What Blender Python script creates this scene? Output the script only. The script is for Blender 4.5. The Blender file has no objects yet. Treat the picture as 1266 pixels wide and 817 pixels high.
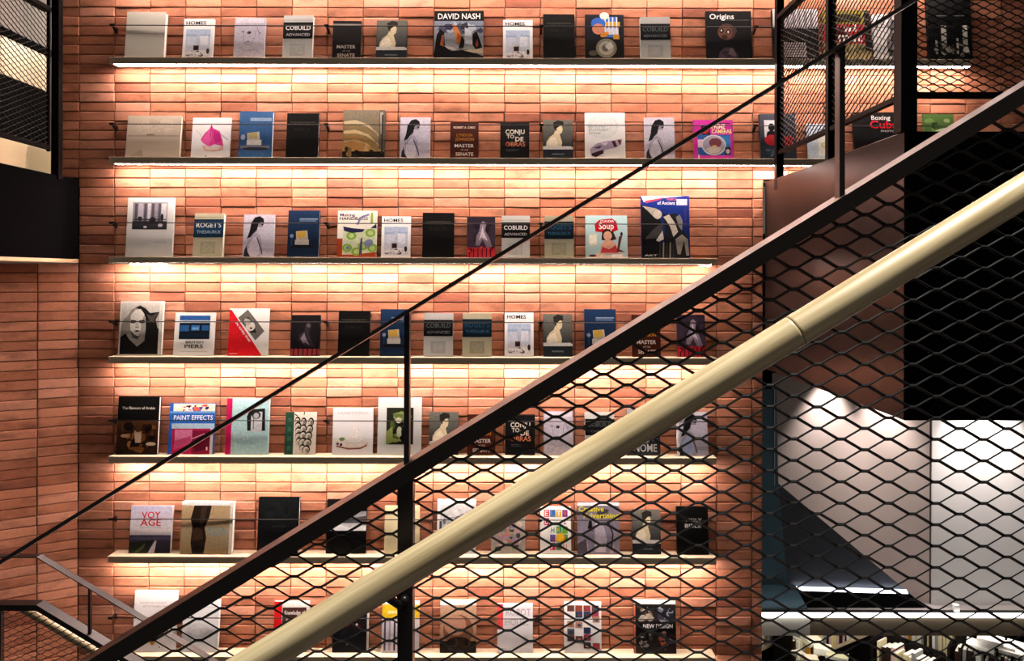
import bpy, math, random
from mathutils import Vector, Matrix

random.seed(7)
SC = bpy.context.scene
COL = SC.collection

# ---------------------------------------------------------------- camera
EYE = 5.2            # eye height above the lower floor
WD = 4.6             # distance from the eye to the brick wall (wall face is y = 0)
F = 1000.0           # focal length in pixels of the 1266x817 frame
HOR = 340.0          # row of the horizon
cam_data = bpy.data.cameras.new('camera')
cam = bpy.data.objects.new('camera', cam_data)
COL.objects.link(cam)
cam_data.sensor_width = 36.0
cam_data.lens = F / 1266.0 * 36.0
cam_data.shift_y = -(408.5 - HOR) / 1266.0
cam_data.clip_start = 0.05
cam.matrix_world = Matrix.Translation((0, -WD, EYE)) @ Matrix.Rotation(math.radians(90), 4, 'X') @ Matrix.Rotation(math.radians(0.15), 4, 'Z')
SC.camera = cam

# ---------------------------------------------------------------- world and large lights
world = bpy.data.worlds.new('world')
SC.world = world
world.use_nodes = True
world.node_tree.nodes['Background'].inputs[0].default_value = (1.0, 0.93, 0.86, 1)
world.node_tree.nodes['Background'].inputs[1].default_value = 0.095

def area_light(name, loc, target, size, size_y, power, color):
    ld = bpy.data.lights.new(name, 'AREA')
    ld.shape = 'RECTANGLE'; ld.size = size; ld.size_y = size_y
    ld.energy = power; ld.color = color
    o = bpy.data.objects.new(name, ld); COL.objects.link(o)
    o.location = loc
    o.rotation_euler = (Vector(target) - Vector(loc)).to_track_quat('-Z', 'Y').to_euler()
    return o

def spot_light(name, loc, target, power, color, angle=90, blend=0.5, radius=0.03):
    ld = bpy.data.lights.new(name, 'SPOT')
    ld.energy = power; ld.color = color; ld.spot_size = math.radians(angle); ld.spot_blend = blend
    ld.shadow_soft_size = radius
    o = bpy.data.objects.new(name, ld); COL.objects.link(o)
    o.location = loc
    o.rotation_euler = (Vector(target) - Vector(loc)).to_track_quat('-Z', 'Y').to_euler()
    return o

LED_STRENGTH = 66.0
spot_light('stairwell_ceiling_light', (0.55, -4.0, 9.2), (0.35, -3.7, 5.0), 1750.0, (1.0, 0.94, 0.84), 52, 0.5, 0.22)
spot_light('left_board_fill', (-2.15, 1.0, 7.0), (-2.76, -0.05, 6.15), 150.0, (1.0, 0.90, 0.76), 70, 0.6, 0.10)  # unseen spot added to brighten the beige boards
WARM_LED = (1.0, 0.805, 0.72)

SC.view_settings.view_transform = 'Standard'
SC.view_settings.look = 'None'
SC.view_settings.exposure = 0.0
SC.view_settings.gamma = 1.0
SC.view_settings.use_curve_mapping = False
SC.cycles.use_denoising = True
SC.cycles.max_bounces = 6
SC.cycles.diffuse_bounces = 4
SC.cycles.sample_clamp_indirect = 6.0

# ---------------------------------------------------------------- helpers
def P(u, v, d):
    """a point of the place from its picture row and column at a known distance"""
    return Vector(((u - 633.0) * d / F, d - WD, EYE - (v - HOR) * d / F))

def lin(c):
    c = c / 255.0
    return c / 12.92 if c <= 0.04045 else ((c + 0.055) / 1.055) ** 2.4

def hexc(h):
    return (lin(int(h[0:2], 16)), lin(int(h[2:4], 16)), lin(int(h[4:6], 16)))

class MB:
    def __init__(self):
        self.v = []; self.f = []; self.c = []
    def add(self, verts, faces, col=None):
        n = len(self.v)
        self.v += [tuple(p) for p in verts]
        for fc in faces:
            self.f.append([i + n for i in fc]); self.c.append(col)
    def box(self, x0, x1, y0, y1, z0, z1, M=None, col=None):
        p = [Vector((x, y, z)) for z in (z0, z1) for y in (y0, y1) for x in (x0, x1)]
        if M is not None: p = [M @ q for q in p]
        self.add(p, [(0, 2, 3, 1), (4, 5, 7, 6), (0, 1, 5, 4), (2, 6, 7, 3), (0, 4, 6, 2), (1, 3, 7, 5)], col)
    def rbox(self, x0, x1, y0, y1, z0, z1, b, M=None):
        """box with chamfered edges"""
        xs, ys, zs = (x0, x1), (y0, y1), (z0, z1)
        vs = []; idx = {}
        for i in (0, 1):
            for j in (0, 1):
                for k in (0, 1):
                    sx, sy, sz = (1, -1)[i], (1, -1)[j], (1, -1)[k]
                    for a in range(3):
                        q = [xs[i], ys[j], zs[k]]
                        for m, s in enumerate((sx, sy, sz)):
                            if m != a: q[m] += s * b
                        idx[(i, j, k, a)] = len(vs)
                        q = Vector(q)
                        vs.append(M @ q if M is not None else q)
        fs = []
        cyc = [(0, 0), (1, 0), (1, 1), (0, 1)]
        for i in (0, 1):
            l = [idx[(i, p, q, 0)] for p, q in cyc]; fs.append(l if i else l[::-1])
            l = [idx[(p, i, q, 1)] for p, q in cyc]; fs.append(l[::-1] if i else l)
            l = [idx[(p, q, i, 2)] for p, q in cyc]; fs.append(l if i else l[::-1])
        for p in (0, 1):
            for q in (0, 1):
                fs.append([idx[(0, p, q, 1)], idx[(1, p, q, 1)], idx[(1, p, q, 2)], idx[(0, p, q, 2)]])
                fs.append([idx[(p, 0, q, 0)], idx[(p, 1, q, 0)], idx[(p, 1, q, 2)], idx[(p, 0, q, 2)]])
                fs.append([idx[(p, q, 0, 0)], idx[(p, q, 1, 0)], idx[(p, q, 1, 1)], idx[(p, q, 0, 1)]])
        for i in (0, 1):
            for j in (0, 1):
                for k in (0, 1):
                    fs.append([idx[(i, j, k, 0)], idx[(i, j, k, 1)], idx[(i, j, k, 2)]])
        self.add(vs, fs)
    def prism(self, poly, ext):
        """polygon (3D points) pushed along the vector ext"""
        n = len(poly)
        a = [Vector(p) for p in poly]; b = [p + Vector(ext) for p in a]
        self.add(a + b, [list(range(n)), list(range(2 * n - 1, n - 1, -1))] +
                 [[i, i + n, (i + 1) % n + n, (i + 1) % n] for i in range(n)])
    def tube(self, pts, r, n=10, cap=True):
        pts = [Vector(p) for p in pts]
        rings = []
        for i, p in enumerate(pts):
            t = (pts[min(i + 1, len(pts) - 1)] - pts[max(i - 1, 0)]).normalized()
            up = Vector((0, 1, 0)) if abs(t.y) < 0.9 else Vector((1, 0, 0))
            a = t.cross(up).normalized(); b = t.cross(a).normalized()
            k = 1.0
            if 0 < i < len(pts) - 1:
                d1 = (pts[i] - pts[i - 1]).normalized()
                k = 1.0 / max(0.5, t.dot(d1))
            rings.append([p + (a * math.cos(2 * math.pi * j / n) * (k if abs(a.y) < .5 else 1) + b * math.sin(2 * math.pi * j / n)) * r for j in range(n)])
        base = len(self.v)
        self.v += [tuple(q) for rg in rings for q in rg]
        for i in range(len(rings) - 1):
            for j in range(n):
                self.f.append([base + i * n + j, base + i * n + (j + 1) % n, base + (i + 1) * n + (j + 1) % n, base + (i + 1) * n + j]); self.c.append(None)
        if cap:
            self.f.append([base + j for j in range(n)][::-1]); self.c.append(None)
            m = base + (len(rings) - 1) * n
            self.f.append([m + j for j in range(n)]); self.c.append(None)
    def mesh(self, name, mat=None, smooth=False, recalc=True):
        me = bpy.data.meshes.new(name)
        me.from_pydata(self.v, [], self.f)
        if any(c is not None for c in self.c):
            at = me.color_attributes.new('print', 'FLOAT_COLOR', 'CORNER')
            data = []
            for fc, c in zip(self.f, self.c):
                if c is None: c = (1, 1, 1)
                if isinstance(c[0], (tuple, list)):
                    for q in c: data += [q[0], q[1], q[2], 1.0]
                else:
                    data += [c[0], c[1], c[2], 1.0] * len(fc)
            at.data.foreach_set('color', data)
        if recalc:
            import bmesh
            bm = bmesh.new(); bm.from_mesh(me)
            bmesh.ops.recalc_face_normals(bm, faces=bm.faces)
            bm.to_mesh(me); bm.free()
        if smooth:
            me.polygons.foreach_set('use_smooth', [True] * len(me.polygons))
        if mat: me.materials.append(mat)
        me.update()
        return me
    def build(self, name, mat, parent=None, smooth=False, recalc=True, loc=None):
        return link(name, self.mesh(name, mat, smooth, recalc), parent, loc)

def link(name, me, parent=None, loc=None):
    o = bpy.data.objects.new(name, me)
    COL.objects.link(o)
    if parent is not None: o.parent = parent
    if loc is not None: o.location = loc
    return o

def thing(name, label, cat, loc=(0, 0, 0), group=None):
    o = bpy.data.objects.new(name, None)
    o.empty_display_size = 0.05
    COL.objects.link(o); o.location = loc
    return tag(o, label, cat, group)

def tag(o, label=None, cat=None, group=None, kind=None):
    if label: o['label'] = label
    if cat: o['category'] = cat
    if group: o['group'] = group
    if kind: o['kind'] = kind
    return o

# ---------------------------------------------------------------- materials
def mat_base(name):
    m = bpy.data.materials.new(name); m.use_nodes = True
    return m, m.node_tree.nodes, m.node_tree.links, m.node_tree.nodes['Principled BSDF']

def plain(name, col, rough=0.5, metal=0.0, spec=0.5, noise=0.0, nscale=40, bump=0.0, stretch=None):
    m, N, L, b = mat_base(name)
    b.inputs['Base Color'].default_value = (*col, 1)
    b.inputs['Roughness'].default_value = rough
    b.inputs['Metallic'].default_value = metal
    b.inputs['Specular IOR Level'].default_value = spec
    if noise or bump:
        tc = N.new('ShaderNodeTexCoord'); mp = N.new('ShaderNodeMapping')
        L.new(tc.outputs['Object'], mp.inputs[0])
        if stretch: mp.inputs['Scale'].default_value = stretch
        nz = N.new('ShaderNodeTexNoise'); nz.inputs['Scale'].default_value = nscale; nz.inputs['Detail'].default_value = 5
        L.new(mp.outputs[0], nz.inputs['Vector'])
        if noise:
            mx = N.new('ShaderNodeMix'); mx.data_type = 'RGBA'
            mx.inputs[6].default_value = (*[c * (1 - noise) for c in col], 1)
            mx.inputs[7].default_value = (*[min(1, c * (1 + noise)) for c in col], 1)
            rmp = N.new('ShaderNodeMapRange'); rmp.inputs[1].default_value = 0.3; rmp.inputs[2].default_value = 0.7
            L.new(nz.outputs[0], rmp.inputs[0]); L.new(rmp.outputs[0], mx.inputs[0])
            L.new(mx.outputs[2], b.inputs['Base Color'])
        if bump:
            bp = N.new('ShaderNodeBump'); bp.inputs['Strength'].default_value = bump; bp.inputs['Distance'].default_value = 0.004
            L.new(nz.outputs[0], bp.inputs['Height']); L.new(bp.outputs[0], b.inputs['Normal'])
    return m

def emit(name, col, strength):
    m, N, L, b = mat_base(name)
    b.inputs['Base Color'].default_value = (0.8, 0.8, 0.8, 1)
    b.inputs['Emission Color'].default_value = (*col, 1)
    b.inputs['Emission Strength'].default_value = strength
    return m

def brick_material():
    m, N, L, b = mat_base('terracotta_brick')
    oi = N.new('ShaderNodeObjectInfo'); ge = N.new('ShaderNodeNewGeometry')
    ad = N.new('ShaderNodeMath'); ad.operation = 'ADD'
    L.new(oi.outputs['Random'], ad.inputs[0]); L.new(ge.outputs['Random Per Island'], ad.inputs[1])
    fr = N.new('ShaderNodeMath'); fr.operation = 'FRACT'; L.new(ad.outputs[0], fr.inputs[0])
    cr = N.new('ShaderNodeValToRGB')
    cols = [(0.0, (0.27, 0.088, 0.052)), (0.12, (0.40, 0.146, 0.079)), (0.35, (0.47, 0.184, 0.102)), (0.6, (0.52, 0.208, 0.118)), (0.82, (0.56, 0.235, 0.139)), (1.0, (0.62, 0.285, 0.187))]
    while len(cr.color_ramp.elements) < len(cols): cr.color_ramp.elements.new(0.5)
    for e, (p, c) in zip(cr.color_ramp.elements, cols): e.position = p; e.color = (*c, 1)
    L.new(fr.outputs[0], cr.inputs[0])
    # smoky kiln stains and grain, in world space so that they differ from brick to brick
    nz = N.new('ShaderNodeTexNoise'); nz.inputs['Scale'].default_value = 9; nz.inputs['Detail'].default_value = 6; nz.inputs['Roughness'].default_value = 0.6
    mp = N.new('ShaderNodeMapping'); mp.inputs['Scale'].default_value = (0.7, 0.7, 1.6)
    L.new(ge.outputs['Position'], mp.inputs[0])
    of = N.new('ShaderNodeVectorMath'); of.operation = 'ADD'
    L.new(mp.outputs[0], of.inputs[0]); L.new(fr.outputs[0], of.inputs[1])
    L.new(of.outputs[0], nz.inputs['Vector'])
    rm = N.new('ShaderNodeMapRange'); rm.inputs[1].default_value = 0.30; rm.inputs[2].default_value = 0.52; rm.inputs[3].default_value = 0.55; rm.inputs[4].default_value = 1.0
    L.new(nz.outputs[0], rm.inputs[0])
    n2 = N.new('ShaderNodeTexNoise'); n2.inputs['Scale'].default_value = 90; n2.inputs['Detail'].default_value = 4
    L.new(ge.outputs['Position'], n2.inputs['Vector'])
    r2 = N.new('ShaderNodeMapRange'); r2.inputs[3].default_value = 0.82; r2.inputs[4].default_value = 1.15
    L.new(n2.outputs[0], r2.inputs[0])
    mu = N.new('ShaderNodeMath'); mu.operation = 'MULTIPLY'; L.new(rm.outputs[0], mu.inputs[0]); L.new(r2.outputs[0], mu.inputs[1])
    mx = N.new('ShaderNodeVectorMath'); mx.operation = 'SCALE'
    L.new(cr.outputs[0], mx.inputs[0]); L.new(mu.outputs[0], mx.inputs['Scale'])
    L.new(mx.outputs[0], b.inputs['Base Color'])
    b.inputs['Roughness'].default_value = 0.8
    b.inputs['Specular IOR Level'].default_value = 0.25
    bp = N.new('ShaderNodeBump'); bp.inputs['Strength'].default_value = 0.35; bp.inputs['Distance'].default_value = 0.002
    L.new(n2.outputs[0], bp.inputs['Height']); L.new(bp.outputs[0], b.inputs['Normal'])
    return m

def wood_material(name, c1, c2, scale=(3, 40, 40), rough=0.45, coat=0.0):
    m, N, L, b = mat_base(name)
    tc = N.new('ShaderNodeTexCoord'); mp = N.new('ShaderNodeMapping'); mp.inputs['Scale'].default_value = scale
    L.new(tc.outputs['Object'], mp.inputs[0])
    nz = N.new('ShaderNodeTexNoise'); nz.inputs['Scale'].default_value = 1.0; nz.inputs['Detail'].default_value = 6; nz.inputs['Distortion'].default_value = 0.6
    L.new(mp.outputs[0], nz.inputs['Vector'])
    cr = N.new('ShaderNodeValToRGB')
    cr.color_ramp.elements[0].position = 0.3; cr.color_ramp.elements[0].color = (*c1, 1)
    cr.color_ramp.elements[1].position = 0.7; cr.color_ramp.elements[1].color = (*c2, 1)
    L.new(nz.outputs[0], cr.inputs[0]); L.new(cr.outputs[0], b.inputs['Base Color'])
    b.inputs['Roughness'].default_value = rough
    b.inputs['Coat Weight'].default_value = coat
    b.inputs['Coat Roughness'].default_value = 0.15
    return m

def print_material():
    m, N, L, b = mat_base('printed_cover')
    at = N.new('ShaderNodeAttribute'); at.attribute_name = 'print'
    ge = N.new('ShaderNodeNewGeometry')                    # the uneven ink of a halftone picture
    nz = N.new('ShaderNodeTexNoise'); nz.inputs['Scale'].default_value = 85; nz.inputs['Detail'].default_value = 5
    L.new(ge.outputs['Position'], nz.inputs['Vector'])
    mr = N.new('ShaderNodeMapRange'); mr.inputs[1].default_value = 0.3; mr.inputs[2].default_value = 0.7; mr.inputs[3].default_value = 0.74; mr.inputs[4].default_value = 0.98
    L.new(nz.outputs[0], mr.inputs[0])
    sc = N.new('ShaderNodeVectorMath'); sc.operation = 'SCALE'
    pw = N.new('ShaderNodeGamma'); pw.inputs[1].default_value = 1.15
    L.new(at.outputs['Color'], pw.inputs[0])
    L.new(pw.outputs[0], sc.inputs[0]); L.new(mr.outputs[0], sc.inputs['Scale'])
    L.new(sc.outputs[0], b.inputs['Base Color'])
    b.inputs['Roughness'].default_value = 0.55
    b.inputs['Specular IOR Level'].default_value = 0.12
    return m

M_BRICK = brick_material()
M_MORTAR = plain('dark_joint', (0.030, 0.014, 0.009), 0.95)
M_SHELF = wood_material('pale_shelf_wood', (0.56, 0.44, 0.29), (0.72, 0.60, 0.43), (4, 60, 160), 0.55)
M_RAILWOOD = wood_material('maple_handrail', (0.36, 0.27, 0.14), (0.60, 0.50, 0.31), (5, 110, 110), 0.36, 0.3)
M_PANEL = wood_material('beige_panel_wood', (0.66, 0.47, 0.28), (0.74, 0.55, 0.34), (2, 2, 12), 0.5)
M_STEEL = plain('black_painted_steel', (0.007, 0.0055, 0.0055), 0.30, 0.0, 0.28, bump=0.02, nscale=60)
M_POST = plain('dull_black_steel', (0.006, 0.0048, 0.0048), 0.55, 0.0, 0.05)
M_MESH = plain('black_mesh_steel', (0.004, 0.0045, 0.005), 0.42, 0.0, 0.22)
M_TINTSTEEL = plain('brick_tinted_black_plate', (0.014, 0.0085, 0.0075), 0.30, 0.0, 0.10, noise=0.25, nscale=3)  # black steel with the brown of reflected brick put into its colour
M_BLACK = plain('matt_black_board', (0.004, 0.0038, 0.0042), 0.8, 0.0, 0.0)
M_CONC = plain('grey_floor', (0.16, 0.14, 0.13), 0.7, noise=0.1, nscale=4)
M_PAPER = plain('page_paper', (0.80, 0.77, 0.70), 0.8, noise=0.08, nscale=300, stretch=(1, 6, 0.2))
M_PRINT = print_material()
M_PINK = plain('pinkish_plaster', (0.60, 0.48, 0.43), 0.7, noise=0.05, nscale=3)
M_GREYWALL = plain('pale_grey_plaster', (0.58, 0.55, 0.53), 0.7, noise=0.04, nscale=3)
M_TEAL = plain('dark_teal_paint', (0.05, 0.12, 0.165), 0.5)
M_CREAM = plain('cream_fascia', (0.80, 0.76, 0.66), 0.6)
M_OLIVE = plain('olive_brown_fascia', (0.22, 0.17, 0.11), 0.6)
M_LED = emit('warm_led_diffuser', WARM_LED, LED_STRENGTH)
M_LEDW = emit('cool_led_diffuser', (1.0, 0.97, 0.94), 4.0)
M_LEDB = emit('blue_white_led_diffuser', (0.85, 0.87, 1.0), 4.0)

_cover_mats = {}
def cover_mat(h):
    if h not in _cover_mats:
        _cover_mats[h] = plain('cover_' + h, [0.86 * c ** 1.15 for c in hexc(h)], 0.55, 0, 0.12)
    return _cover_mats[h]

# ---------------------------------------------------------------- brick walls
BW, BH = 0.20171, 0.0540          # module of one brick
BX0 = (141 - 633) * WD / F        # a vertical joint
BZ0 = EYE + 0.0055                # a bed joint
GAP = 0.0036

def brick_shape(rng, L, H, D=0.034):
    """a brick with a chamfered, slightly uneven front; front at y = 0 facing -y, centre at the origin"""
    w, h = L / 2 - GAP / 2, H / 2 - GAP / 2
    c = 0.0035
    j = lambda a: rng.uniform(-a, a)
    front = [(-w + c + j(.001), j(.0012), -h + c + j(.0012)), (w - c + j(.001), j(.0012), -h + c + j(.0012)), (w - c + j(.001), j(.0012), h - c + j(.0012)), (-w + c + j(.001), j(.0012), h - c + j(.0012))]
    edge = [(-w, c, -h), (w, c, -h), (w, c, h), (-w, c, h)]
    back = [(-w, D, -h), (w, D, -h), (w, D, h), (-w, D, h)]
    faces = [(0, 1, 2, 3)] + [(4 + i, 4 + (i + 1) % 4, (i + 1) % 4, i) for i in range(4)] + [(8 + i, 8 + (i + 1) % 4, 4 + (i + 1) % 4, 4 + i) for i in range(4)]
    return front + edge + back, faces

rngb = random.Random(11)
BRICK_SHAPES = [brick_shape(rngb, BW, BH) for _ in range(10)]
BRICK_MESHES = []
for vs, fs in BRICK_SHAPES:
    mb = MB(); mb.add(vs, fs)
    BRICK_MESHES.append(mb.mesh('brick', M_BRICK))

def brick_jitter(rng):
    return (rng.uniform(-0.003, 0.0025), rng.gauss(0, 0.012), rng.gauss(0, 0.004))

def lay_bricks(wall, cells, seed, singles, M=None):
    """cells: (xc, zc, length); the ones in `singles` become parts of their own, the rest one joined part"""
    rng = random.Random(seed)
    rest = MB()
    for n, (xc, zc, ln) in enumerate(cells):
        k = rng.randrange(len(BRICK_SHAPES))
        dy, rx, rz = brick_jitter(rng)
        T = Matrix.Translation((xc, dy, zc)) @ Matrix.Rotation(rx, 4, 'X') @ Matrix.Rotation(rz, 4, 'Z') @ Matrix.Rotation(math.pi if False else 0, 4, 'Y')
        if M is not None: T = M @ T
        if n in singles:
            if abs(ln - BW) < 1e-4:
                me = BRICK_MESHES[k]
            else:
                q = MB(); q.add(*brick_shape(rng, ln, BH)); me = q.mesh('brick', M_BRICK)
            o = link('brick', me, wall)
            o.matrix_local = T
        else:
            vs, fs = BRICK_SHAPES[k] if abs(ln - BW) < 1e-4 else brick_shape(rng, ln, BH)
            rest.add([T @ Vector(p) for p in vs], fs)
    if rest.v:
        o = rest.build('brickwork', M_BRICK, wall)
        o['kind'] = 'stuff'

# what stands in front of the wall in the picture: used only to find out which bricks show largest
ROWS_V = [71, 195, 318, 442, 566, 690, 808]
def hidden_px(u, v):
    for k, rv in enumerate(ROWS_V):
        if rv - 2 < v < rv + 13 and (u < 1200 if k < 2 else u < 888): return True
        if rv - 62 < v <= rv and (u > 150) and (u < 900 or k < 2) and (u * 0.77) % 62 < 44: return True
    b = 613.5 - .6144 * (u - 440)
    if b - 6 < v: return True
    if u > 940: return True
    if v < 0: return True
    return False

XL, XR = BX0 - BW, (943.5 - 633) * WD / F        # lower wall: left corner, right end
XUL = (75 - 633) * WD / F                         # upper wall reaches a little further left
XUR = 3.75
ZLAND = EYE + 0.530
wall_back = MB()
wall_back.box(XL - 0.02, XR, 0.012, 0.20, 0.0, ZLAND)
wall_back.box(XUL, XUR, 0.012, 0.20, ZLAND, EYE + 3.0)
wall_back = wall_back.build('wall_back', M_MORTAR)
tag(wall_back, kind='structure')
wall_back['label'] = 'tall terracotta brick wall carrying the lit book shelves'
cells = []
rb = random.Random(3)
r0 = int(math.floor((EYE - 2.75 - BZ0) / BH)); r1 = int(math.ceil((EYE + 2.95 - BZ0) / BH))
for r in range(r0, r1):
    zc = BZ0 + (r + 0.5) * BH
    upper = zc > ZLAND - 0.01
    a, b = (XUL, XUR) if upper else (XL, XR)
    shift = rb.uniform(-0.002, 0.002)
    k = math.floor((a - BX0) / BW + 1e-6)
    while BX0 + k * BW < b - 1e-6:
        x0 = max(a, BX0 + k * BW); x1 = min(b, BX0 + (k + 1) * BW)
        if x1 - x0 > 0.012: cells.append(((x0 + x1) / 2 + (shift if x1 - x0 > BW - .001 else 0), zc, x1 - x0))
        k += 1
score = []
for n, (xc, zc, ln) in enumerate(cells):
    s = 0
    for i in range(7):
        for j in range(3):
            x = xc + (i / 6 - .5) * ln * .95; z = zc + (j / 2 - .5) * BH * .8
            if not hidden_px(633 + x * F / WD, HOR - (z - EYE) * F / WD): s += ln
    score.append((-s, n))
singles = set(n for s, n in sorted(score)[:300])
lay_bricks(wall_back, cells, 21, singles)

# angled wall on the left, under the landing: its own brickwork
ang = math.radians(32)
wl = MB()
wl.box(-1.35, 0.0, 0.012, 0.2, 0.0, EYE + 0.056)
wall_left = wl.build('wall_left', M_MORTAR)
tag(wall_left, 'dim brick wall turning towards the viewer below the left landing', kind='structure')
wall_left.matrix_world = Matrix.Translation((XL, 0, 0)) @ Matrix.Rotation(ang, 4, 'Z')
cells = []
for r in range(r0, int((EYE + 0.076 - BZ0) / BH) + 1):
    zc = BZ0 + (r + .5) * BH
    if zc + BH / 2 > EYE + 0.0605: continue
    for k in range(6):
        cells.append((-(k + .5) * BW, zc, BW))
vis = set(n for n, c in enumerate(cells) if c[0] > -2.2 * BW)
lay_bricks(wall_left, cells, 5, vis)

# ---------------------------------------------------------------- wall shelves with their lamps
SHELF_Z = [EYE + 1.205 - 0.5545 * k for k in range(7)]
SD = 0.110
ROWNAME = ['top', 'second', 'third', 'fourth', 'fifth', 'sixth', 'lowest']
def wx(u, d): return (u - 633.0) * d / F
def make_shelf(z, u0, u1, label, led_u1, seams=(), droop=()):
    s = thing('wall_shelf', label, 'shelf', (0, 0, z), 'lit book shelves on the brick wall')
    mb = MB()
    x0, x1 = wx(u0, WD - SD), wx(u1, WD - SD)
    n = 3                                     # pressed layers, each a hair proud of the next
    t = 0.033
    for i in range(n):
        o = (0.0, 0.0015, 0.0)[i]
        mb.rbox(x0 + o, x1 - o, -SD + o, 0.0, -t + i * t / n, -t + (i + 1) * t / n, 0.0012)
    pl = mb.build('plank', M_SHELF, s)
    mb = MB(); mb.rbox(x0, x1, -SD, -SD + .009, -t - .0045, -t - .0002, .001); mb.build('led_mask_lip', M_SHELF, s)  # lip added to hide the glowing strip from the eye
    a, b = wx(143, WD - .05), wx(led_u1, WD - .05)
    cuts = [a] + [wx(c, WD - .05) for c in seams] + [b]
    for i in range(len(cuts) - 1):
        mb = MB()
        mb.rbox(cuts[i] + .003, cuts[i + 1] - .003, -0.098, -0.046, -t - 0.0012, -t + 0.004, 0.001)
        mb.build('led_tube', M_LED, s)
    for (c0, c1, dz) in droop:
        mb = MB(); mb.rbox(wx(c0, WD - .1), wx(c1, WD - .1), -.100, -.088, -t - .0125, -t - .005, .002); mb.build('led_tube', M_LED, s)
    return s
make_shelf(EYE + 1.205 + 2 * 0.5545, 134, 1202, 'pale wood shelf second above the row with the big black art book', 1195, (818,))
make_shelf(EYE + 1.205 + 0.5545, 134, 1202, 'pale wood shelf directly above the row with the big black art book', 1195, (818,))
for k, z in enumerate(SHELF_Z):
    make_shelf(z, 134, 1202 if k < 2 else 887, 'pale wood book shelf with a light tube below, %s shelf of the seven in view' % ROWNAME[k], 1195 if k < 2 else 879, (818,) if k < 2 else (500,), ((160, 206, 0), (866, 879, 0)) if k == 2 else ())

def make_rail(z, u1, label):
    zz = z + 0.192
    s = thing('book_rail', label, 'rail', (0, 0, zz), 'thin rods holding the books back')
    mb = MB(); mb.tube([(wx(141, 4.54), -0.058, 0), (wx(u1, 4.54), -0.058, 0)], 0.0026, 6)
    mb.build('rod', M_STEEL, s, smooth=True)
    u = 142
    while u <= u1 + 1:
        mb = MB()
        x = wx(u, WD - .02)
        mb.box(x - .003, x + .003, -0.062, 0.006, -0.008, 0.0)
        mb.prism([(x - .006, 0.004, -0.030), (x - .006, -0.010, -0.028), (x - .006, -0.052, -0.006), (x - .006, 0.004, -0.004)], (0.012, 0, 0))
        mb.box(x - .012, x + .012, -0.066, -0.052, -0.006, 0.006)
        mb.build('bracket', M_STEEL, s)
        u += 6 * 43.85
for k, z in enumerate(SHELF_Z):
    make_rail(z, 1196 if k < 2 else 882, 'thin black rod across the fronts of the books on the %s shelf' % ROWNAME[k])

# ---------------------------------------------------------------- book cover drawing
_font = None
_tc = {}
def text_shape(s):
    if s in _tc: return _tc[s]
    cu = bpy.data.curves.new('lettering', 'FONT'); cu.body = s; cu.size = 1.0; cu.resolution_u = 2; cu.offset = 0.014
    o = bpy.data.objects.new('lettering', cu); COL.objects.link(o)
    bpy.context.view_layer.update()
    dg = bpy.context.evaluated_depsgraph_get()
    me = o.evaluated_get(dg).to_mesh()
    vs = [(v.co.x, v.co.y) for v in me.vertices]; fs = [list(p.vertices) for p in me.polygons]
    o.evaluated_get(dg).to_mesh_clear()
    bpy.data.objects.remove(o); bpy.data.curves.remove(cu)
    xs = [v[0] for v in vs]; x0, x1 = min(xs), max(xs)
    _tc[s] = ([((x - x0) / (x1 - x0), y / 0.70) for x, y in vs], fs, (x1 - x0) / 0.70)
    return _tc[s]

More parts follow.
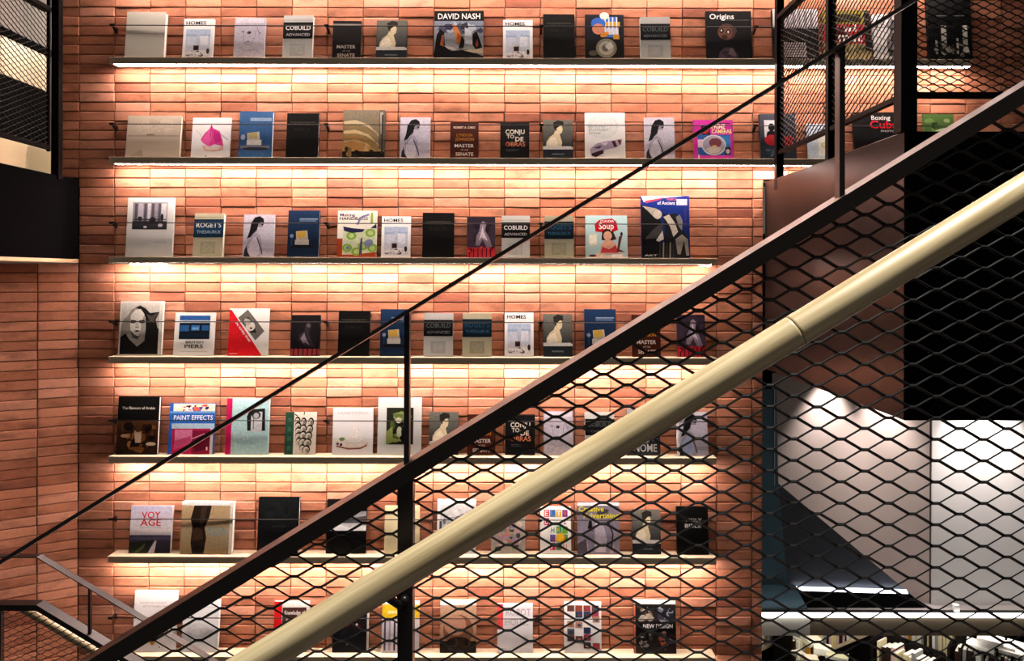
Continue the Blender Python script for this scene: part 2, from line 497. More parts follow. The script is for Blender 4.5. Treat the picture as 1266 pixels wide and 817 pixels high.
class Art:
    """flat print on a cover: x and y run 0..1 over the cover from its lower left corner"""
    def __init__(self, W, H):
        self.W, self.H = W, H; self.p = MB(); self.t = MB(); self.n = 0; self.r = random.Random(int(W * 1e5) + int(H * 1e5))
    def _put(self, mb, pts, faces, col, base=0.0003):
        self.n += 1
        y = -base - 0.000035 * self.n
        mb.add([((x - .5) * self.W, y, z * self.H) for x, z in pts], faces, col)
    def rect(self, x0, y0, x1, y1, c):
        self._put(self.p, [(x0, y0), (x1, y0), (x1, y1), (x0, y1)], [(0, 1, 2, 3)], hexc(c))
    def grad(self, x0, y0, x1, y1, ctop, cbot):
        a, b = hexc(cbot), hexc(ctop)
        self._put(self.p, [(x0, y0), (x1, y0), (x1, y1), (x0, y1)], [(0, 1, 2, 3)], [a, a, b, b])
    def poly(self, pts, c):
        self._put(self.p, pts, [list(range(len(pts)))], hexc(c))
    def ell(self, cx, cy, rx, ry, c, rot=0.0, n=18):
        ca, sa = math.cos(rot), math.sin(rot)
        pts = []
        for i in range(n):
            a = 2 * math.pi * i / n
            x, y = rx * math.cos(a) * self.W, ry * math.sin(a) * self.H
            pts.append((cx + (x * ca - y * sa) / self.W, cy + (x * sa + y * ca) / self.H))
        self.poly(pts, c)
    def line(self, pts, w, c):
        for (a, b) in zip(pts[:-1], pts[1:]):
            dx, dy = (b[0] - a[0]) * self.W, (b[1] - a[1]) * self.H
            l = math.hypot(dx, dy) or 1; nx, ny = -dy / l * w * self.W / 2, dx / l * w * self.W / 2
            self.poly([(a[0] + nx / self.W, a[1] + ny / self.H), (a[0] - nx / self.W, a[1] - ny / self.H), (b[0] - nx / self.W, b[1] - ny / self.H), (b[0] + nx / self.W, b[1] + ny / self.H)], c)
    def text(self, s, x, y, h, c, w=None, rot=0.0):
        vs, fs, asp = text_shape(s)
        hh = h * self.H; ww = w * self.W if w else hh * asp
        ca, sa = math.cos(rot), math.sin(rot)
        pts = [(x + (a * ww * ca - b * hh * sa) / self.W, y + (a * ww * sa + b * hh * ca) / self.H) for a, b in vs]
        self._put(self.t, pts, fs, hexc(c), 0.0006)
    def blobs(self, x0, y0, x1, y1, cols, n, s0=.05, s1=.16, seed=1):
        r = random.Random(seed)
        for _ in range(n):
            rx, ry = r.uniform(s0, s1), r.uniform(s0, s1) * .7
            cx = r.uniform(x0 + rx, max(x0 + rx, x1 - rx)); cy = r.uniform(y0 + ry, max(y0 + ry, y1 - ry))
            k = r.randint(5, 8); pts = []
            ph = r.uniform(0, 6)
            for i in range(k):
                q = r.uniform(.55, 1.0); a = ph + 2 * math.pi * i / k
                pts.append((min(x1, max(x0, cx + rx * q * math.cos(a))), min(y1, max(y0, cy + ry * q * math.sin(a)))))
            self.poly(pts, r.choice(cols))

DES = {}
def design(f): DES[f.__name__] = f; return f

@design
def blank_cream(a):
    a.rect(.03, .52, .97, .535, 'cbc6b8'); a.rect(.1, .10, .9, .11, 'd6d1c4')
@design
def homes(a):
    a.text('HOMES', .08, .86, .085, '1c1c20', .66)
    a.grad(.1, .06, .9, .74, 'b4c6de', 'e0e0e8')
    a.rect(.1, .56, .9, .62, 'a9bbd6'); a.rect(.18, .30, .44, .56, 'd0d6e2'); a.rect(.56, .34, .82, .58, 'e2e6ee')
    a.rect(.44, .30, .56, .66, 'c2cbdc')
    a.rect(.36, .22, .54, .34, '5a3626'); a.rect(.40, .24, .49, .31, '2c1a16')
    a.ell(.30, .14, .18, .06, 'f0eef0'); a.ell(.66, .15, .2, .07, 'f4f2f2'); a.ell(.84, .2, .05, .07, '3a3638'); a.ell(.62, .10, .08, .035, '2e2a2c'); a.ell(.2, .10, .07, .03, '8f8a90')
    a.blobs(.12, .07, .88, .24, ['cfcdd6', '6d6870', 'b9b7c4', 'e8e6ea'], 10, .03, .07, 4)
@design
def sketch(a):
    a.grad(0, 0, 1, 1, 'b9b5c4', 'c9c4cc')
    a.rect(.04, .87, .96, .99, 'd2cfd9')
    a.ell(.48, .64, .07, .035, '56525e', .3); a.ell(.5, .63, .03, .025, '1e1c22'); a.ell(.28, .66, .05, .025, '8f8a98')
    a.line([(.3, .6), (.33, .42), (.42, .33), (.56, .36), (.66, .5), (.7, .72)], .02, '9a96a4')
    a.line([(.72, .78), (.82, .6), (.86, .66)], .025, '8a8694'); a.line([(.2, .3), (.4, .2), (.7, .24), (.86, .14)], .02, 'a8a4b0')
    a.ell(.45, .42, .07, .02, '8c8494'); a.poly([(.05, .05), (.4, .2), (.3, .05)], 'bdb7c2')
@design
def cobuild(a):
    a.rect(0, .46, 1, .84, '0d0e11'); a.rect(.02, .88, .98, .90, 'b2b3af')
    a.text('COBUILD', .08, .66, .10, 'eeeeee', .84); a.text('ADVANCED', .1, .52, .062, 'c9c9c9', .8)
    a.rect(.25, .06, .75, .34, 'b9bab6'); a.rect(.32, .1, .68, .3, 'c0c1bd')
@design
def roget(a):
    a.rect(0, .44, 1, .86, '17405e'); a.rect(0, .83, 1, .86, '0e2c44'); a.rect(.02, .9, .98, .915, 'aaa68e')
    a.text("ROGET'S", .08, .67, .11, 'e8ecea', .84); a.text('THESAURUS', .1, .53, .07, 'a9c4d2', .8)
    a.rect(.25, .06, .75, .34, 'b3ae95'); a.rect(.33, .1, .67, .3, 'bbb69c')
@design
def roget_shaded(a):  # roget cover again, with shade put into its print colours
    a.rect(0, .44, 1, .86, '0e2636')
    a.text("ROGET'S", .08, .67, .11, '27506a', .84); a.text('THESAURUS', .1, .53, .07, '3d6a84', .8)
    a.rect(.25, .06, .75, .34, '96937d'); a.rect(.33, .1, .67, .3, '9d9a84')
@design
def cobuild_shaded(a):  # cobuild cover again, its lettering and box darkened by painted shade
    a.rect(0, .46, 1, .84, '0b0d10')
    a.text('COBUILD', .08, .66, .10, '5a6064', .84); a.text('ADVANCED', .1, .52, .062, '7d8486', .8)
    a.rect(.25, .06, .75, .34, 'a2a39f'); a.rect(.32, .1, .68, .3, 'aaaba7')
@design
def master_black(a):
    a.rect(0, .88, 1, .92, '8f8d86')
    a.text('LYNDON', .2, .62, .07, '2a1a14', .6); a.text('JOHNSON', .18, .52, .07, '2a1a14', .64)
    a.text('MASTER', .16, .28, .085, 'cfc9c0', .66); a.text('OF THE', .36, .19, .04, '8a8078', .28); a.text('SENATE', .18, .06, .085, 'b5aca4', .62)
@design
def master(a):
    a.rect(.02, .03, .98, .97, '4c2113')
    a.text('ROBERT A. CARO', .12, .82, .06, 'e8d8c4', .76); a.text('LYNDON', .22, .60, .075, 'b0782a', .56); a.text('JOHNSON', .18, .48, .085, 'b8812e', .66)
    a.text('MASTER', .16, .30, .09, 'f0e6dc', .68); a.text('OF THE', .38, .21, .04, 'd0b8a0', .26); a.text('SENATE', .2, .07, .09, 'd8cbbd', .62)
@design
def bust(a):
    a.grad(0, .30, 1, 1, '77776e', '3c3f40'); a.rect(0, 0, 1, .24, '252c33'); a.rect(0, .24, 1, .32, 'dcdcd8')
    a.poly([(.05, .3), (.95, .3), (1, .55), (1, .3)], '2c3032')
    a.poly([(.10, .32), (.12, .44), (.22, .55), (.36, .63), (.42, .74), (.44, .84), (.60, .88), (.66, .78), (.64, .68), (.56, .62), (.60, .52), (.64, .42), (.62, .32)], 'd8cbaa')
    a.poly([(.14, .32), (.16, .43), (.26, .52), (.40, .56), (.50, .42), (.48, .32)], 'eae2cc')
    a.poly([(.36, .80), (.34, .93), (.50, .99), (.68, .96), (.70, .86), (.56, .84), (.46, .78), (.44, .70)], '2e2a26')
    a.text('PORTRAITS', .3, .10, .035, '9aa2a8', .4)
@design
def woman(a):
    a.grad(0, 0, 1, 1, 'cfccd8', 'b7b4c4'); a.rect(.55, .3, 1, .44, 'c3c0cd'); a.rect(.5, .12, 1, .2, 'a9a6b4')
    a.poly([(.12, 0), (.10, .22), (.16, .40), (.30, .52), (.42, .56), (.54, .50), (.60, .34), (.64, .12), (.60, 0)], 'aaa6b6')
    a.poly([(.18, .02), (.2, .3), (.34, .46), (.46, .48), (.52, .32), (.54, .1), (.46, 0)], 'c9c5d2')
    a.poly([(.34, .54), (.44, .60), (.44, .70), (.62, .70), (.66, .80), (.60, .90), (.40, .90), (.30, .74)], '97929f')
    a.poly([(.12, .42), (.20, .60), (.24, .80), (.36, .93), (.52, .96), (.64, .90), (.66, .80), (.56, .82), (.48, .78), (.44, .64), (.34, .56), (.24, .46)], '16151a')
    a.poly([(.04, 0), (.06, .16), (.12, .26), (.16, .12), (.26, 0)], '26242c'); a.line([(.44, .46), (.58, .22), (.64, .06)], .03, '1e1c24'); a.ell(.6, .76, .04, .018, '2a2830')
@design
def woman_blue(a):
    woman(a); a.rect(0, 0, .07, 1, 'eeeeee')
    a.poly([(.2, .02), (.22, .3), (.36, .46), (.5, .3), (.5, .05)], 'a9bbdd')
@design
def bible(a):
    a.rect(.10, .79, .9, .805, '565248')
    a.text('HOLY', .26, .72, .07, '35322a', .44); a.text('BIBLE', .22, .60, .07, '2c2a24', .52)
@design
def bible_white(a):
    a.text('HOLY', .30, .68, .08, 'b5b2aa', .5); a.text('BIBLE', .26, .56, .08, 'cfcdc6', .52)
@design
def nash(a):
    a.rect(0, .79, 1, 1, '0a0a0c'); a.text('DAVID NASH', .07, .83, .115, 'f4f4f2', .86)
    a.grad(0, .05, 1, .79, '8f9aae', 'b4b0aa')
    a.blobs(0, .5, 1, .79, ['5e6478', '9aa6c0', '7b7f8e', '3c404e', 'c4ccd8', '4b4a62'], 26, .06, .16, 2)
    a.poly([(.0, .12), (.05, .5), (.12, .62), (.2, .56), (.22, .3), (.34, .18), (.6, .1), (.6, 0), (0, 0)], '0d0d10')
    a.poly([(.12, .3), (.16, .5), (.2, .5), (.19, .26)], 'b06a42')
    a.poly([(.36, .72), (.44, .70), (.52, .56), (.58, .40), (.54, .28), (.46, .34), (.42, .52)], 'd98c4c'); a.poly([(.46, .56), (.54, .5), (.56, .36), (.50, .3), (.47, .42)], 'c06a22')
    a.poly([(.56, .50), (.62, .38), (.60, .24), (.50, .22), (.52, .30)], '111014')
    a.poly([(.62, .66), (.76, .56), (.78, .3), (.62, .32)], 'd2d6dc'); a.poly([(.78, .52), (.86, .58), (.92, .42), (.98, .24), (.84, .2), (.78, .3)], '17141a')
    a.poly([(.84, .3), (.87, .42), (.90, .3), (.87, .24)], '9c4a2c'); a.poly([(.3, .16), (.66, .2), (1, .06), (1, 0), (.3, 0)], '141216'); a.poly([(.6, .18), (1, .22), (1, .12), (.8, .13)], 'cbbca4')
    a.poly([(.2, .28), (.4, .24), (.46, .18), (.3, .2)], 'd9d4cc')
@design
def comics(a):
    a.rect(.02, .42, .98, .98, '20222c'); a.rect(.44, .5, .84, .95, '4a78c4'); a.rect(.46, .72, .9, .84, 'd4a83a'); a.rect(.5, .56, .86, .70, 'd8dce6'); a.rect(.72, .46, .88, .56, 'c99a34')
    for i in range(4): a.rect(.50 + i * .1, .56, .53 + i * .1, .94, 'e6e8ee')
    a.ell(.34, .80, .19, .13, '3f74c8'); a.ell(.34, .68, .16, .12, 'd89478'); a.ell(.5, .97, .12, .08, 'f0e4d8'); a.ell(.5, .56, .12, .05, 'e09a2c', .4)
    a.rect(0, 0, 1, .44, '14140f'); a.ell(.54, .26, .27, .21, '8f8c7c'); a.ell(.54, .26, .2, .15, 'bdbaaa'); a.ell(.52, .26, .1, .08, '77746a'); a.poly([(.5, .3), (.66, .4), (.72, .3), (.6, .22)], 'dcdcd6'); a.ell(.2, .15, .12, .06, '5e5a4c')
@design
def origins(a):
    a.text('Origins', .08, .84, .105, 'f2f2f0', .54); a.rect(.42, .81, .95, .818, '7a7a7a'); a.rect(.05, .76, .95, .765, '3c3c40')
    a.ell(.45, .58, .2, .17, '5e4238'); a.ell(.42, .56, .16, .14, '7d5848'); a.ell(.34, .6, .05, .05, '2a1a18'); a.ell(.49, .58, .05, .05, '2a1a18'); a.ell(.335, .605, .018, .022, 'e6d8d0'); a.ell(.485, .575, .02, .03, 'e6d8d0'); a.ell(.4, .47, .07, .05, '4a2e2a'); a.ell(.62, .6, .05, .07, '54403a')
    a.poly([(.24, 0), (.28, .16), (.4, .26), (.56, .26), (.68, .12), (.66, 0)], '4a3f4c'); a.blobs(.26, .02, .66, .26, ['5c4c5a', '3a2e38', '6e5c66'], 10, .05, .1, 3)
@design
def blackwhite_box(a):
    a.rect(0, .62, 1, 1, 'd0d0d2'); a.rect(.2, .06, .72, .34, 'b9b3b6')
    for i in range(5): a.rect(.24, .09 + i * .05, .68, .11 + i * .05, '746e74')
    for i in range(7): a.rect(.05 + i * .13, .66, .10 + i * .13, .96, '9a9aa0')
@design
def magazine_mal(a):
    a.rect(0, .72, 1, .98, '8f8436'); a.rect(.1, .76, .8, .92, '3c3a20'); a.rect(0, .34, 1, .72, 'b22434'); a.rect(.06, .4, .5, .66, '5a0e1c'); a.rect(0, .02, 1, .34, 'b3a878')
    a.text('al', .44, .58, .14, 'f4f0ec', .26); a.text('mat', .32, .38, .19, 'f6f2ee', .5); a.blobs(.05, .04, .95, .3, ['c9bf92', '8f8556', 'd8d0ac'], 8, .08, .16, 5)
    a.rect(.88, .2, 1, .98, '18161a')
@design
def white_figure(a):
    a.poly([(.4, .1), (.36, .4), (.46, .62), (.42, .8), (.54, .9), (.68, .78), (.62, .6), (.74, .36), (.7, .1)], '6e6e6e')
    a.blobs(.34, .12, .76, .86, ['3a3a3a', '9a9a9a', 'c9c9c9', '585858'], 16, .05, .12, 9); a.rect(.1, .03, .9, .06, 'bbbbbb')
@design
def columns(a):
    for x, h in ((.16, .30), (.34, .46), (.52, .22), (.64, .32), (.82, .50)):
        a.rect(x, .10, x + .05, h, 'b9b7ae')
    a.rect(.30, .22, .42, .50, 'c9c6ba'); a.ell(.37, .14, .09, .06, 'b2afa6'); a.rect(.79, .2, .9, .5, 'd2cfc4'); a.poly([(.76, .1), (.94, .1), (.9, .2), (.8, .2)], 'dcd9ce')
    a.blobs(.1, .04, .95, .3, ['1e1e20', '3a3a3a', '5a5a58', '8e8c84'], 14, .04, .08, 6); a.rect(.06, .63, .95, .64, '8a8a88'); a.text('THE', .5, .9, .05, 'd8d8d8', .3)
@design
def beige_plain(a):
    a.rect(.02, .50, .98, .53, 'b3a390'); a.poly([(.1, .05), (.3, .2), (.34, .0), (.1, 0)], 'b5a695'); a.blobs(.05, .5, .95, .95, ['c9bba8', 'd3c6b5'], 7, .15, .3, 2); a.ell(.45, .54, .08, .02, '9b8c78')
@design
def pink_flower(a):
    a.line([(.1, .7), (.35, .45)], .02, 'd8d4d0'); a.line([(.7, .62), (.95, .45)], .03, 'b8bcc4')
    a.poly([(.5, .84), (.54, .74), (.72, .66), (.80, .46), (.84, .30), (.60, .34), (.46, .28), (.30, .38), (.24, .46), (.34, .62), (.46, .74)], 'd84a9a')
    a.poly([(.5, .8), (.52, .5), (.46, .3), (.3, .38), (.28, .46), (.36, .6)], 'e86ab0'); a.poly([(.56, .7), (.72, .6), (.78, .42), (.64, .36), (.58, .46)], 'c02e86'); a.line([(.5, .82), (.48, .5)], .02, 'b0246f')
    a.poly([(.28, .3), (.36, .18), (.6, .16), (.84, .2), (.84, .3), (.6, .26), (.44, .28)], 'eac2b2'); a.ell(.56, .25, .2, .05, 'f6e6e2'); a.ell(.4, .05, .03, .02, '9ab09a')
@design
def chair(a):
    a.grad(0, .3, 1, 1, '1f3c5e', '162c46'); a.rect(0, 0, 1, .3, '182f4a'); a.rect(.36, .80, .94, .83, '8497b0'); a.rect(.36, .76, .9, .785, '6d83a0')
    a.poly([(.28, .34), (.26, .55), (.62, .57), (.66, .34)], 'b9b2a6'); a.poly([(.30, .40), (.28, .54), (.56, .56), (.58, .42)], 'c8a94c'); a.rect(.24, .26, .68, .37, 'd3cec6'); a.rect(.08, .18, .92, .24, '2c2a30'); a.ell(.46, .22, .36, .035, '151a24'); a.rect(.12, .24, .15, .42, '3a5474'); a.ell(.13, .45, .06, .04, '8a9ab4')
@design
def chair_light(a):
    a.grad(0, .3, 1, 1, '49729f', '3a6290'); a.rect(0, 0, 1, .3, '3f6694'); a.rect(.32, .79, .96, .86, '9db4cf')
    a.poly([(.26, .34), (.24, .53), (.60, .56), (.64, .34)], 'd9d4ca'); a.poly([(.30, .40), (.28, .53), (.54, .55), (.56, .42)], 'd2c48a'); a.rect(.24, .27, .68, .38, 'ece8e2'); a.rect(.06, .20, .92, .26, '8a8792'); a.ell(.5, .19, .4, .035, '3a3e4c'); a.ell(.12, .44, .07, .06, 'b9c0da')
@design
def gold_swirl(a):
    a.grad(0, 0, 1, 1, '8b8372', 'a78f62')
    for i, (y, c) in enumerate(((.86, '8f8776'), (.76, 'd8c9a4'), (.66, 'a08a60'), (.56, 'e0c896'), (.46, 'b08c54'), (.36, 'd9b680'))):
        a.poly([(.02, y), (.3, y + .03), (.6, y - .06), (.84, y - .26), (.88, y - .34), (.8, y - .24), (.56, y - .1), (.3, y - .05), (.02, y - .06)], c)
    a.poly([(0, .3), (.2, .36), (.5, .3), (.74, .2), (.7, .1), (0, .08)], 'c79a5e'); a.rect(0, 0, 1, .14, '1c1812'); a.blobs(0, 0, 1, .26, ['241e16', '3c3020', '15120e', '8c744a'], 14, .05, .12, 8)
    a.poly([(.86, .2), (.86, 1), (1, 1), (1, .15)], '6f6a60'); a.poly([(.9, .5), (.88, .95), (.95, .95), (.96, .5)], 'b5b1a6'); a.rect(.92, .1, .96, .9, '4a463e'); a.poly([(.5, .14), (.56, .34), (.62, .14)], 'd8b988')
@design
def conju(a):
    a.text('CONJU', .18, .68, .12, 'e8e2d4', .66); a.text('TO', .22, .56, .10, 'd8d0c0', .26); a.text('DE', .52, .48, .12, 'f0e4d0', .28); a.text('OBRAS', .18, .34, .12, 'd08a6a', .68); a.text('O', .18, .34, .12, 'b04a3a', .12)
    a.rect(.2, .24, .66, .26, '5a5e60'); a.rect(.2, .20, .56, .22, '4a4e50'); a.rect(0, .97, 1, 1, '33302c')
@design
def shoes(a):
    a.ell(.45, .70, .38, .26, 'dcdedc'); a.ell(.45, .70, .34, .235, 'e2e4e2'); a.text('DE KUNST', .10, .68, .06, 'aab0ae', .42); a.text('EN HOBBY', .10, .60, .06, 'b4b9b7', .5); a.text('ROOM', .1, .53, .05, 'b4b9b7', .28)
    a.poly([(.12, .22), (.3, .34), (.5, .38), (.7, .40), (.92, .44), (.9, .32), (.74, .24), (.5, .2), (.44, .12), (.24, .05), (.14, .1)], 'b2a6ba'); a.poly([(.16, .12), (.44, .2), (.46, .12), (.26, .04), (.16, .07)], '3c2232'); a.poly([(.66, .38), (.72, .26), (.8, .26), (.74, .4)], '5c2a36'); a.poly([(.8, .42), (.86, .3), (.9, .4)], '6a3038'); a.poly([(.2, .24), (.42, .3), (.36, .22)], '5e5670'); a.poly([(.4, .34), (.58, .36), (.5, .28)], 'd9d2de')
@design
def cameras(a):
    a.rect(.04, .02, .96, .98, 'c0369c'); a.text('PRIME', .46, .78, .12, 'f6eec0', .34); a.text('CAMERAS', .46, .66, .10, 'f4e6a0', .5); a.rect(.5, .9, .94, .93, '5a1848')
    a.rect(.2, .62, .42, .86, '3a1a34'); a.ell(.3, .74, .09, .09, 'b02c3a'); a.ell(.3, .8, .05, .03, '8aa0c8'); a.rect(.1, .10, .92, .62, '2f62a4'); a.rect(.62, .2, .92, .6, '3d86c4'); a.rect(.1, .3, .3, .5, 'e2c8de')
    a.ell(.5, .36, .31, .26, 'dcd8d4'); a.ell(.5, .36, .28, .235, 'a9a8b8'); a.ell(.54, .42, .16, .12, '7d4650'); a.poly([(.3, .26), (.5, .34), (.7, .28), (.6, .16), (.4, .16)], 'd4c8c0'); a.ell(.52, .33, .06, .03, 'e6b87c'); a.rect(.78, .12, .92, .3, '30202c'); a.ell(.85, .2, .05, .06, 'c8c0c8'); a.rect(.1, .02, .13, .12, 'f0e0ec')
@design
def dark_person(a):
    a.grad(0, 0, 1, 1, '565a66', '1e2834'); a.rect(.12, .48, .48, .86, 'e4e6ea'); a.ell(.32, .70, .09, .09, '1a1a1e'); a.poly([(.16, .48), (.2, .6), (.32, .64), (.44, .6), (.48, .48)], '1a1a20'); a.ell(.32, .42, .2, .12, 'c22c38'); a.ell(.78, .40, .14, .12, 'b0283a')
    a.blobs(.05, .02, .95, .3, ['2c3c50', '1a2430', '4a5c70', '66788c'], 14, .06, .14, 3); a.rect(.55, .62, .95, .9, '3a4250')
@design
def pale_blue(a):
    a.grad(0, 0, 1, 1, 'c2d2de', 'aebfcc'); a.rect(.3, .1, .7, .7, 'd8dcd2'); a.ell(.5, .4, .12, .09, 'c6c09c'); a.ell(.5, .4, .06, .045, 'dcd8bc'); a.rect(.1, .82, .9, .86, '93a9bb'); a.rect(.75, .1, .95, .9, 'd3dfe8')
@design
def cuba(a):
    a.rect(.0, .7, 1, 1, '141014'); a.text('Boxing', .40, .84, .09, 'eeeae6', .42); a.text('Cuba', .36, .66, .16, 'e0243a', .62); a.text('PHOTOS', .6, .58, .04, 'c9c6c2', .34); a.ell(.3, .1, .05, .06, 'b08868'); a.rect(.02, .02, .98, .56, '0d0d10'); a.ell(.22, .06, .06, .03, 'c0906c')
@design
def green_field(a):
    a.grad(0, .3, 1, 1, '5f7f44', '344f28'); a.rect(0, 0, 1, .35, '5a4a34'); a.blobs(0, .3, 1, .95, ['40602f', '748f54', '2a421e', '9aab7e', '5c7642'], 20, .08, .2, 3); a.blobs(0, .04, .6, .5, ['d8bca0', 'b89878', '2a221a', 'c8ccd2'], 14, .05, .1, 7); a.ell(.55, .62, .26, .06, 'c4d2b0', .3)
@design
def mono_photo(a):
    a.rect(.12, .46, .86, .92, '9a969e'); a.grad(.12, .46, .86, .60, '4a474e', '2e2c30')
    for x in (.16, .36, .52, .66): a.rect(x, .60, x + .06, .90, '5f5c66')
    a.rect(.24, .62, .34, .9, 'bdb9c2'); a.rect(.44, .64, .5, .9, 'c8c5cc'); a.rect(.73, .6, .84, .9, 'd2cfd4'); a.ell(.55, .62, .07, .05, '26242a'); a.ell(.75, .66, .03, .07, '201e24'); a.ell(.28, .64, .05, .04, '3a373e'); a.ell(.72, .53, .05, .03, 'd0cdd2'); a.rect(.14, .62, .84, .635, '3a383e'); a.ell(.4, .5, .04, .02, 'c9c6cc'); a.rect(.6, .24, .88, .248, 'b5b5b0')
@design
def handbags(a):
    a.text('Making', .06, .88, .06, '54306a', .38); a.text('HANDBAGS', .05, .80, .06, '3c2c4c', .72)
    a.poly([(.14, .60), (.5, .56), (.96, .64), (.98, .2), (.9, .08), (.2, .06), (.16, .3)], 'd8e2c0'); a.rect(0, 0, .14, .4, 'b0502c'); a.poly([(.0, 0), (1, 0), (1, .12), (.5, .06), (.0, .05)], 'a8502e')
    for x, y in ((.36, .46), (.26, .2), (.84, .52), (.66, .24), (.9, .2), (.5, .12)): a.ell(x, y, .13, .09, '94bc58'); a.ell(x, y, .07, .05, 'c6d896')
    a.poly([(.14, .66), (.4, .62), (.7, .60), (.64, .54), (.38, .52), (.18, .56)], '2c2c54'); a.poly([(.56, .04), (.6, .4), (.64, .42), (.64, .06)], '5c5876'); a.line([(.5, .7), (.6, .86), (.8, .92)], .05, '8c8ab4'); a.poly([(.84, .62), (.98, .72), (1, .62)], '343a64'); a.rect(.84, .72, .9, .96, '9cbc50'); a.ell(.8, .3, .12, .08, '8c98b4', .5); a.ell(.28, .2, .05, .04, '8094b8')
@design
def dark_red(a):
    a.grad(0, .2, 1, 1, '2e2432', '4c3e4e'); a.blobs(.1, .25, .9, .95, ['1a141c', '57495a', '382c3c', '241c28'], 14, .08, .18, 5)
    a.poly([(.3, .3), (.34, .52), (.44, .66), (.48, .84), (.58, .9), (.68, .82), (.64, .66), (.78, .5), (.9, .26), (.7, .24), (.56, .44), (.44, .28)], '8f8290'); a.poly([(.42, .4), (.5, .62), (.56, .8), (.6, .62), (.74, .4), (.6, .46), (.52, .5)], 'cfc6cc'); a.rect(0, 0, 1, .24, 'b0303a')
    for i in range(6): a.rect(.08 + i * .15, 0, .11 + i * .15, .22, '301018')
    a.blobs(.0, .1, 1, .28, ['c8464c', '6a1a22'], 8, .05, .1, 2)
@design
def dark_dancer(a):
    a.grad(0, .2, 1, 1, '19161b', '211a20')
    a.poly([(.26, .36), (.3, .52), (.46, .6), (.5, .78), (.62, .84), (.7, .72), (.62, .58), (.7, .4), (.84, .22), (.5, .24)], '3a3238'); a.poly([(.34, .42), (.46, .56), (.54, .4), (.66, .26), (.5, .32), (.44, .3)], '8c828c'); a.ell(.6, .74, .07, .05, '6a6068'); a.rect(0, 0, 1, .17, '8f3a40')
    for i in range(6): a.rect(.1 + i * .16, 0, .14 + i * .16, .17, '30161a')
@design
def soup(a):
    a.poly([(.24, .62), (.22, .80), (.34, .90), (.64, .93), (.74, .86), (.78, .66), (.6, .58)], 'c01c2c'); a.text('CLAUDIA', .36, .84, .05, 'f4ece6', .32); a.text('Soup', .32, .68, .15, 'f6eee8', .36)
    a.rect(.08, .28, .28, .56, 'e6e4cc'); a.rect(.11, .31, .25, .53, 'efeedd'); a.poly([(.38, .42), (.4, .62), (.52, .70), (.66, .62), (.74, .44), (.6, .4)], '3a2018'); a.ell(.53, .52, .1, .11, 'e2b296'); a.poly([(.34, .1), (.38, .32), (.48, .42), (.6, .42), (.72, .34), (.8, .1)], 'e0b094'); a.poly([(.36, .12), (.4, .26), (.56, .2), (.72, .3), (.78, .12)], 'b8424a'); a.poly([(.74, .14), (.8, .5), (.88, .54), (.8, .2), (.94, .14)], '6a3a34'); a.poly([(.06, 0), (.3, .12), (.5, .06), (.9, .1), (.94, 0)], 'e8d2c2'); a.rect(.62, .02, .86, .08, 'f6f6f2'); a.ell(.86, .56, .03, .05, '3a2a28'); a.ell(.17, .05, .09, .03, '5a4440')
@design
def sculpture(a):
    a.grad(0, .3, 1, 1, '1c3a90', '162c6c'); a.poly([(0, 1), (.9, 1), (.5, .97), (.06, .9)], 'e8e4e2'); a.poly([(.08, .92), (.5, .98), (.4, .94), (.1, .88)], 'c8506a'); a.text('Relics', .54, .93, .05, 'd06a8a', .2); a.text('of Ancient China', .34, .86, .055, 'e2e4ea', .6); a.rect(.74, .85, .96, .95, 'c2cae0')
    a.poly([(0, 0), (0, .86), (.16, .82), (.3, .78), (.38, .66), (.44, .5), (.4, .3), (.5, .1), (.46, 0)], '15161a'); a.poly([(.02, .84), (.3, .8), (.4, .76), (.42, .66), (.34, .62), (.26, .66), (.14, .76)], 'b2aca0'); a.ell(.34, .70, .09, .07, 'c8c2b4'); a.poly([(.06, .3), (.3, .5), (.46, .56), (.42, .4), (.3, .32)], '4c4a48'); a.poly([(.3, .28), (.44, .44), (.46, .3), (.36, .26)], 'dcd8cc')
    a.poly([(.44, .72), (.56, .70), (.7, .72), (.8, .66), (.84, .5), (.94, .36), (.98, 0), (.5, 0), (.46, .3), (.5, .5)], '222226'); a.poly([(.46, .66), (.58, .7), (.7, .56), (.76, .42), (.66, .34), (.6, .5), (.52, .6)], 'cfc9bc'); a.poly([(.72, .66), (.8, .7), (.86, .6), (.84, .44), (.78, .5)], '8a8a8c'); a.poly([(.7, .3), (.84, .38), (.96, .3), (.98, .04), (.92, .04), (.88, .28), (.8, .06), (.74, .06)], '9c988e')
    for i in range(5): a.poly([(.36 + i * .07, .0), (.37 + i * .07, .24), (.4 + i * .07, .26), (.39 + i * .07, 0)], '8a867c' if i % 2 else '3c3a38')
    a.text('ART', .06, .03, .025, 'd8d8d8', .26); a.rect(.9, .5, .93, .82, '4a3a78')
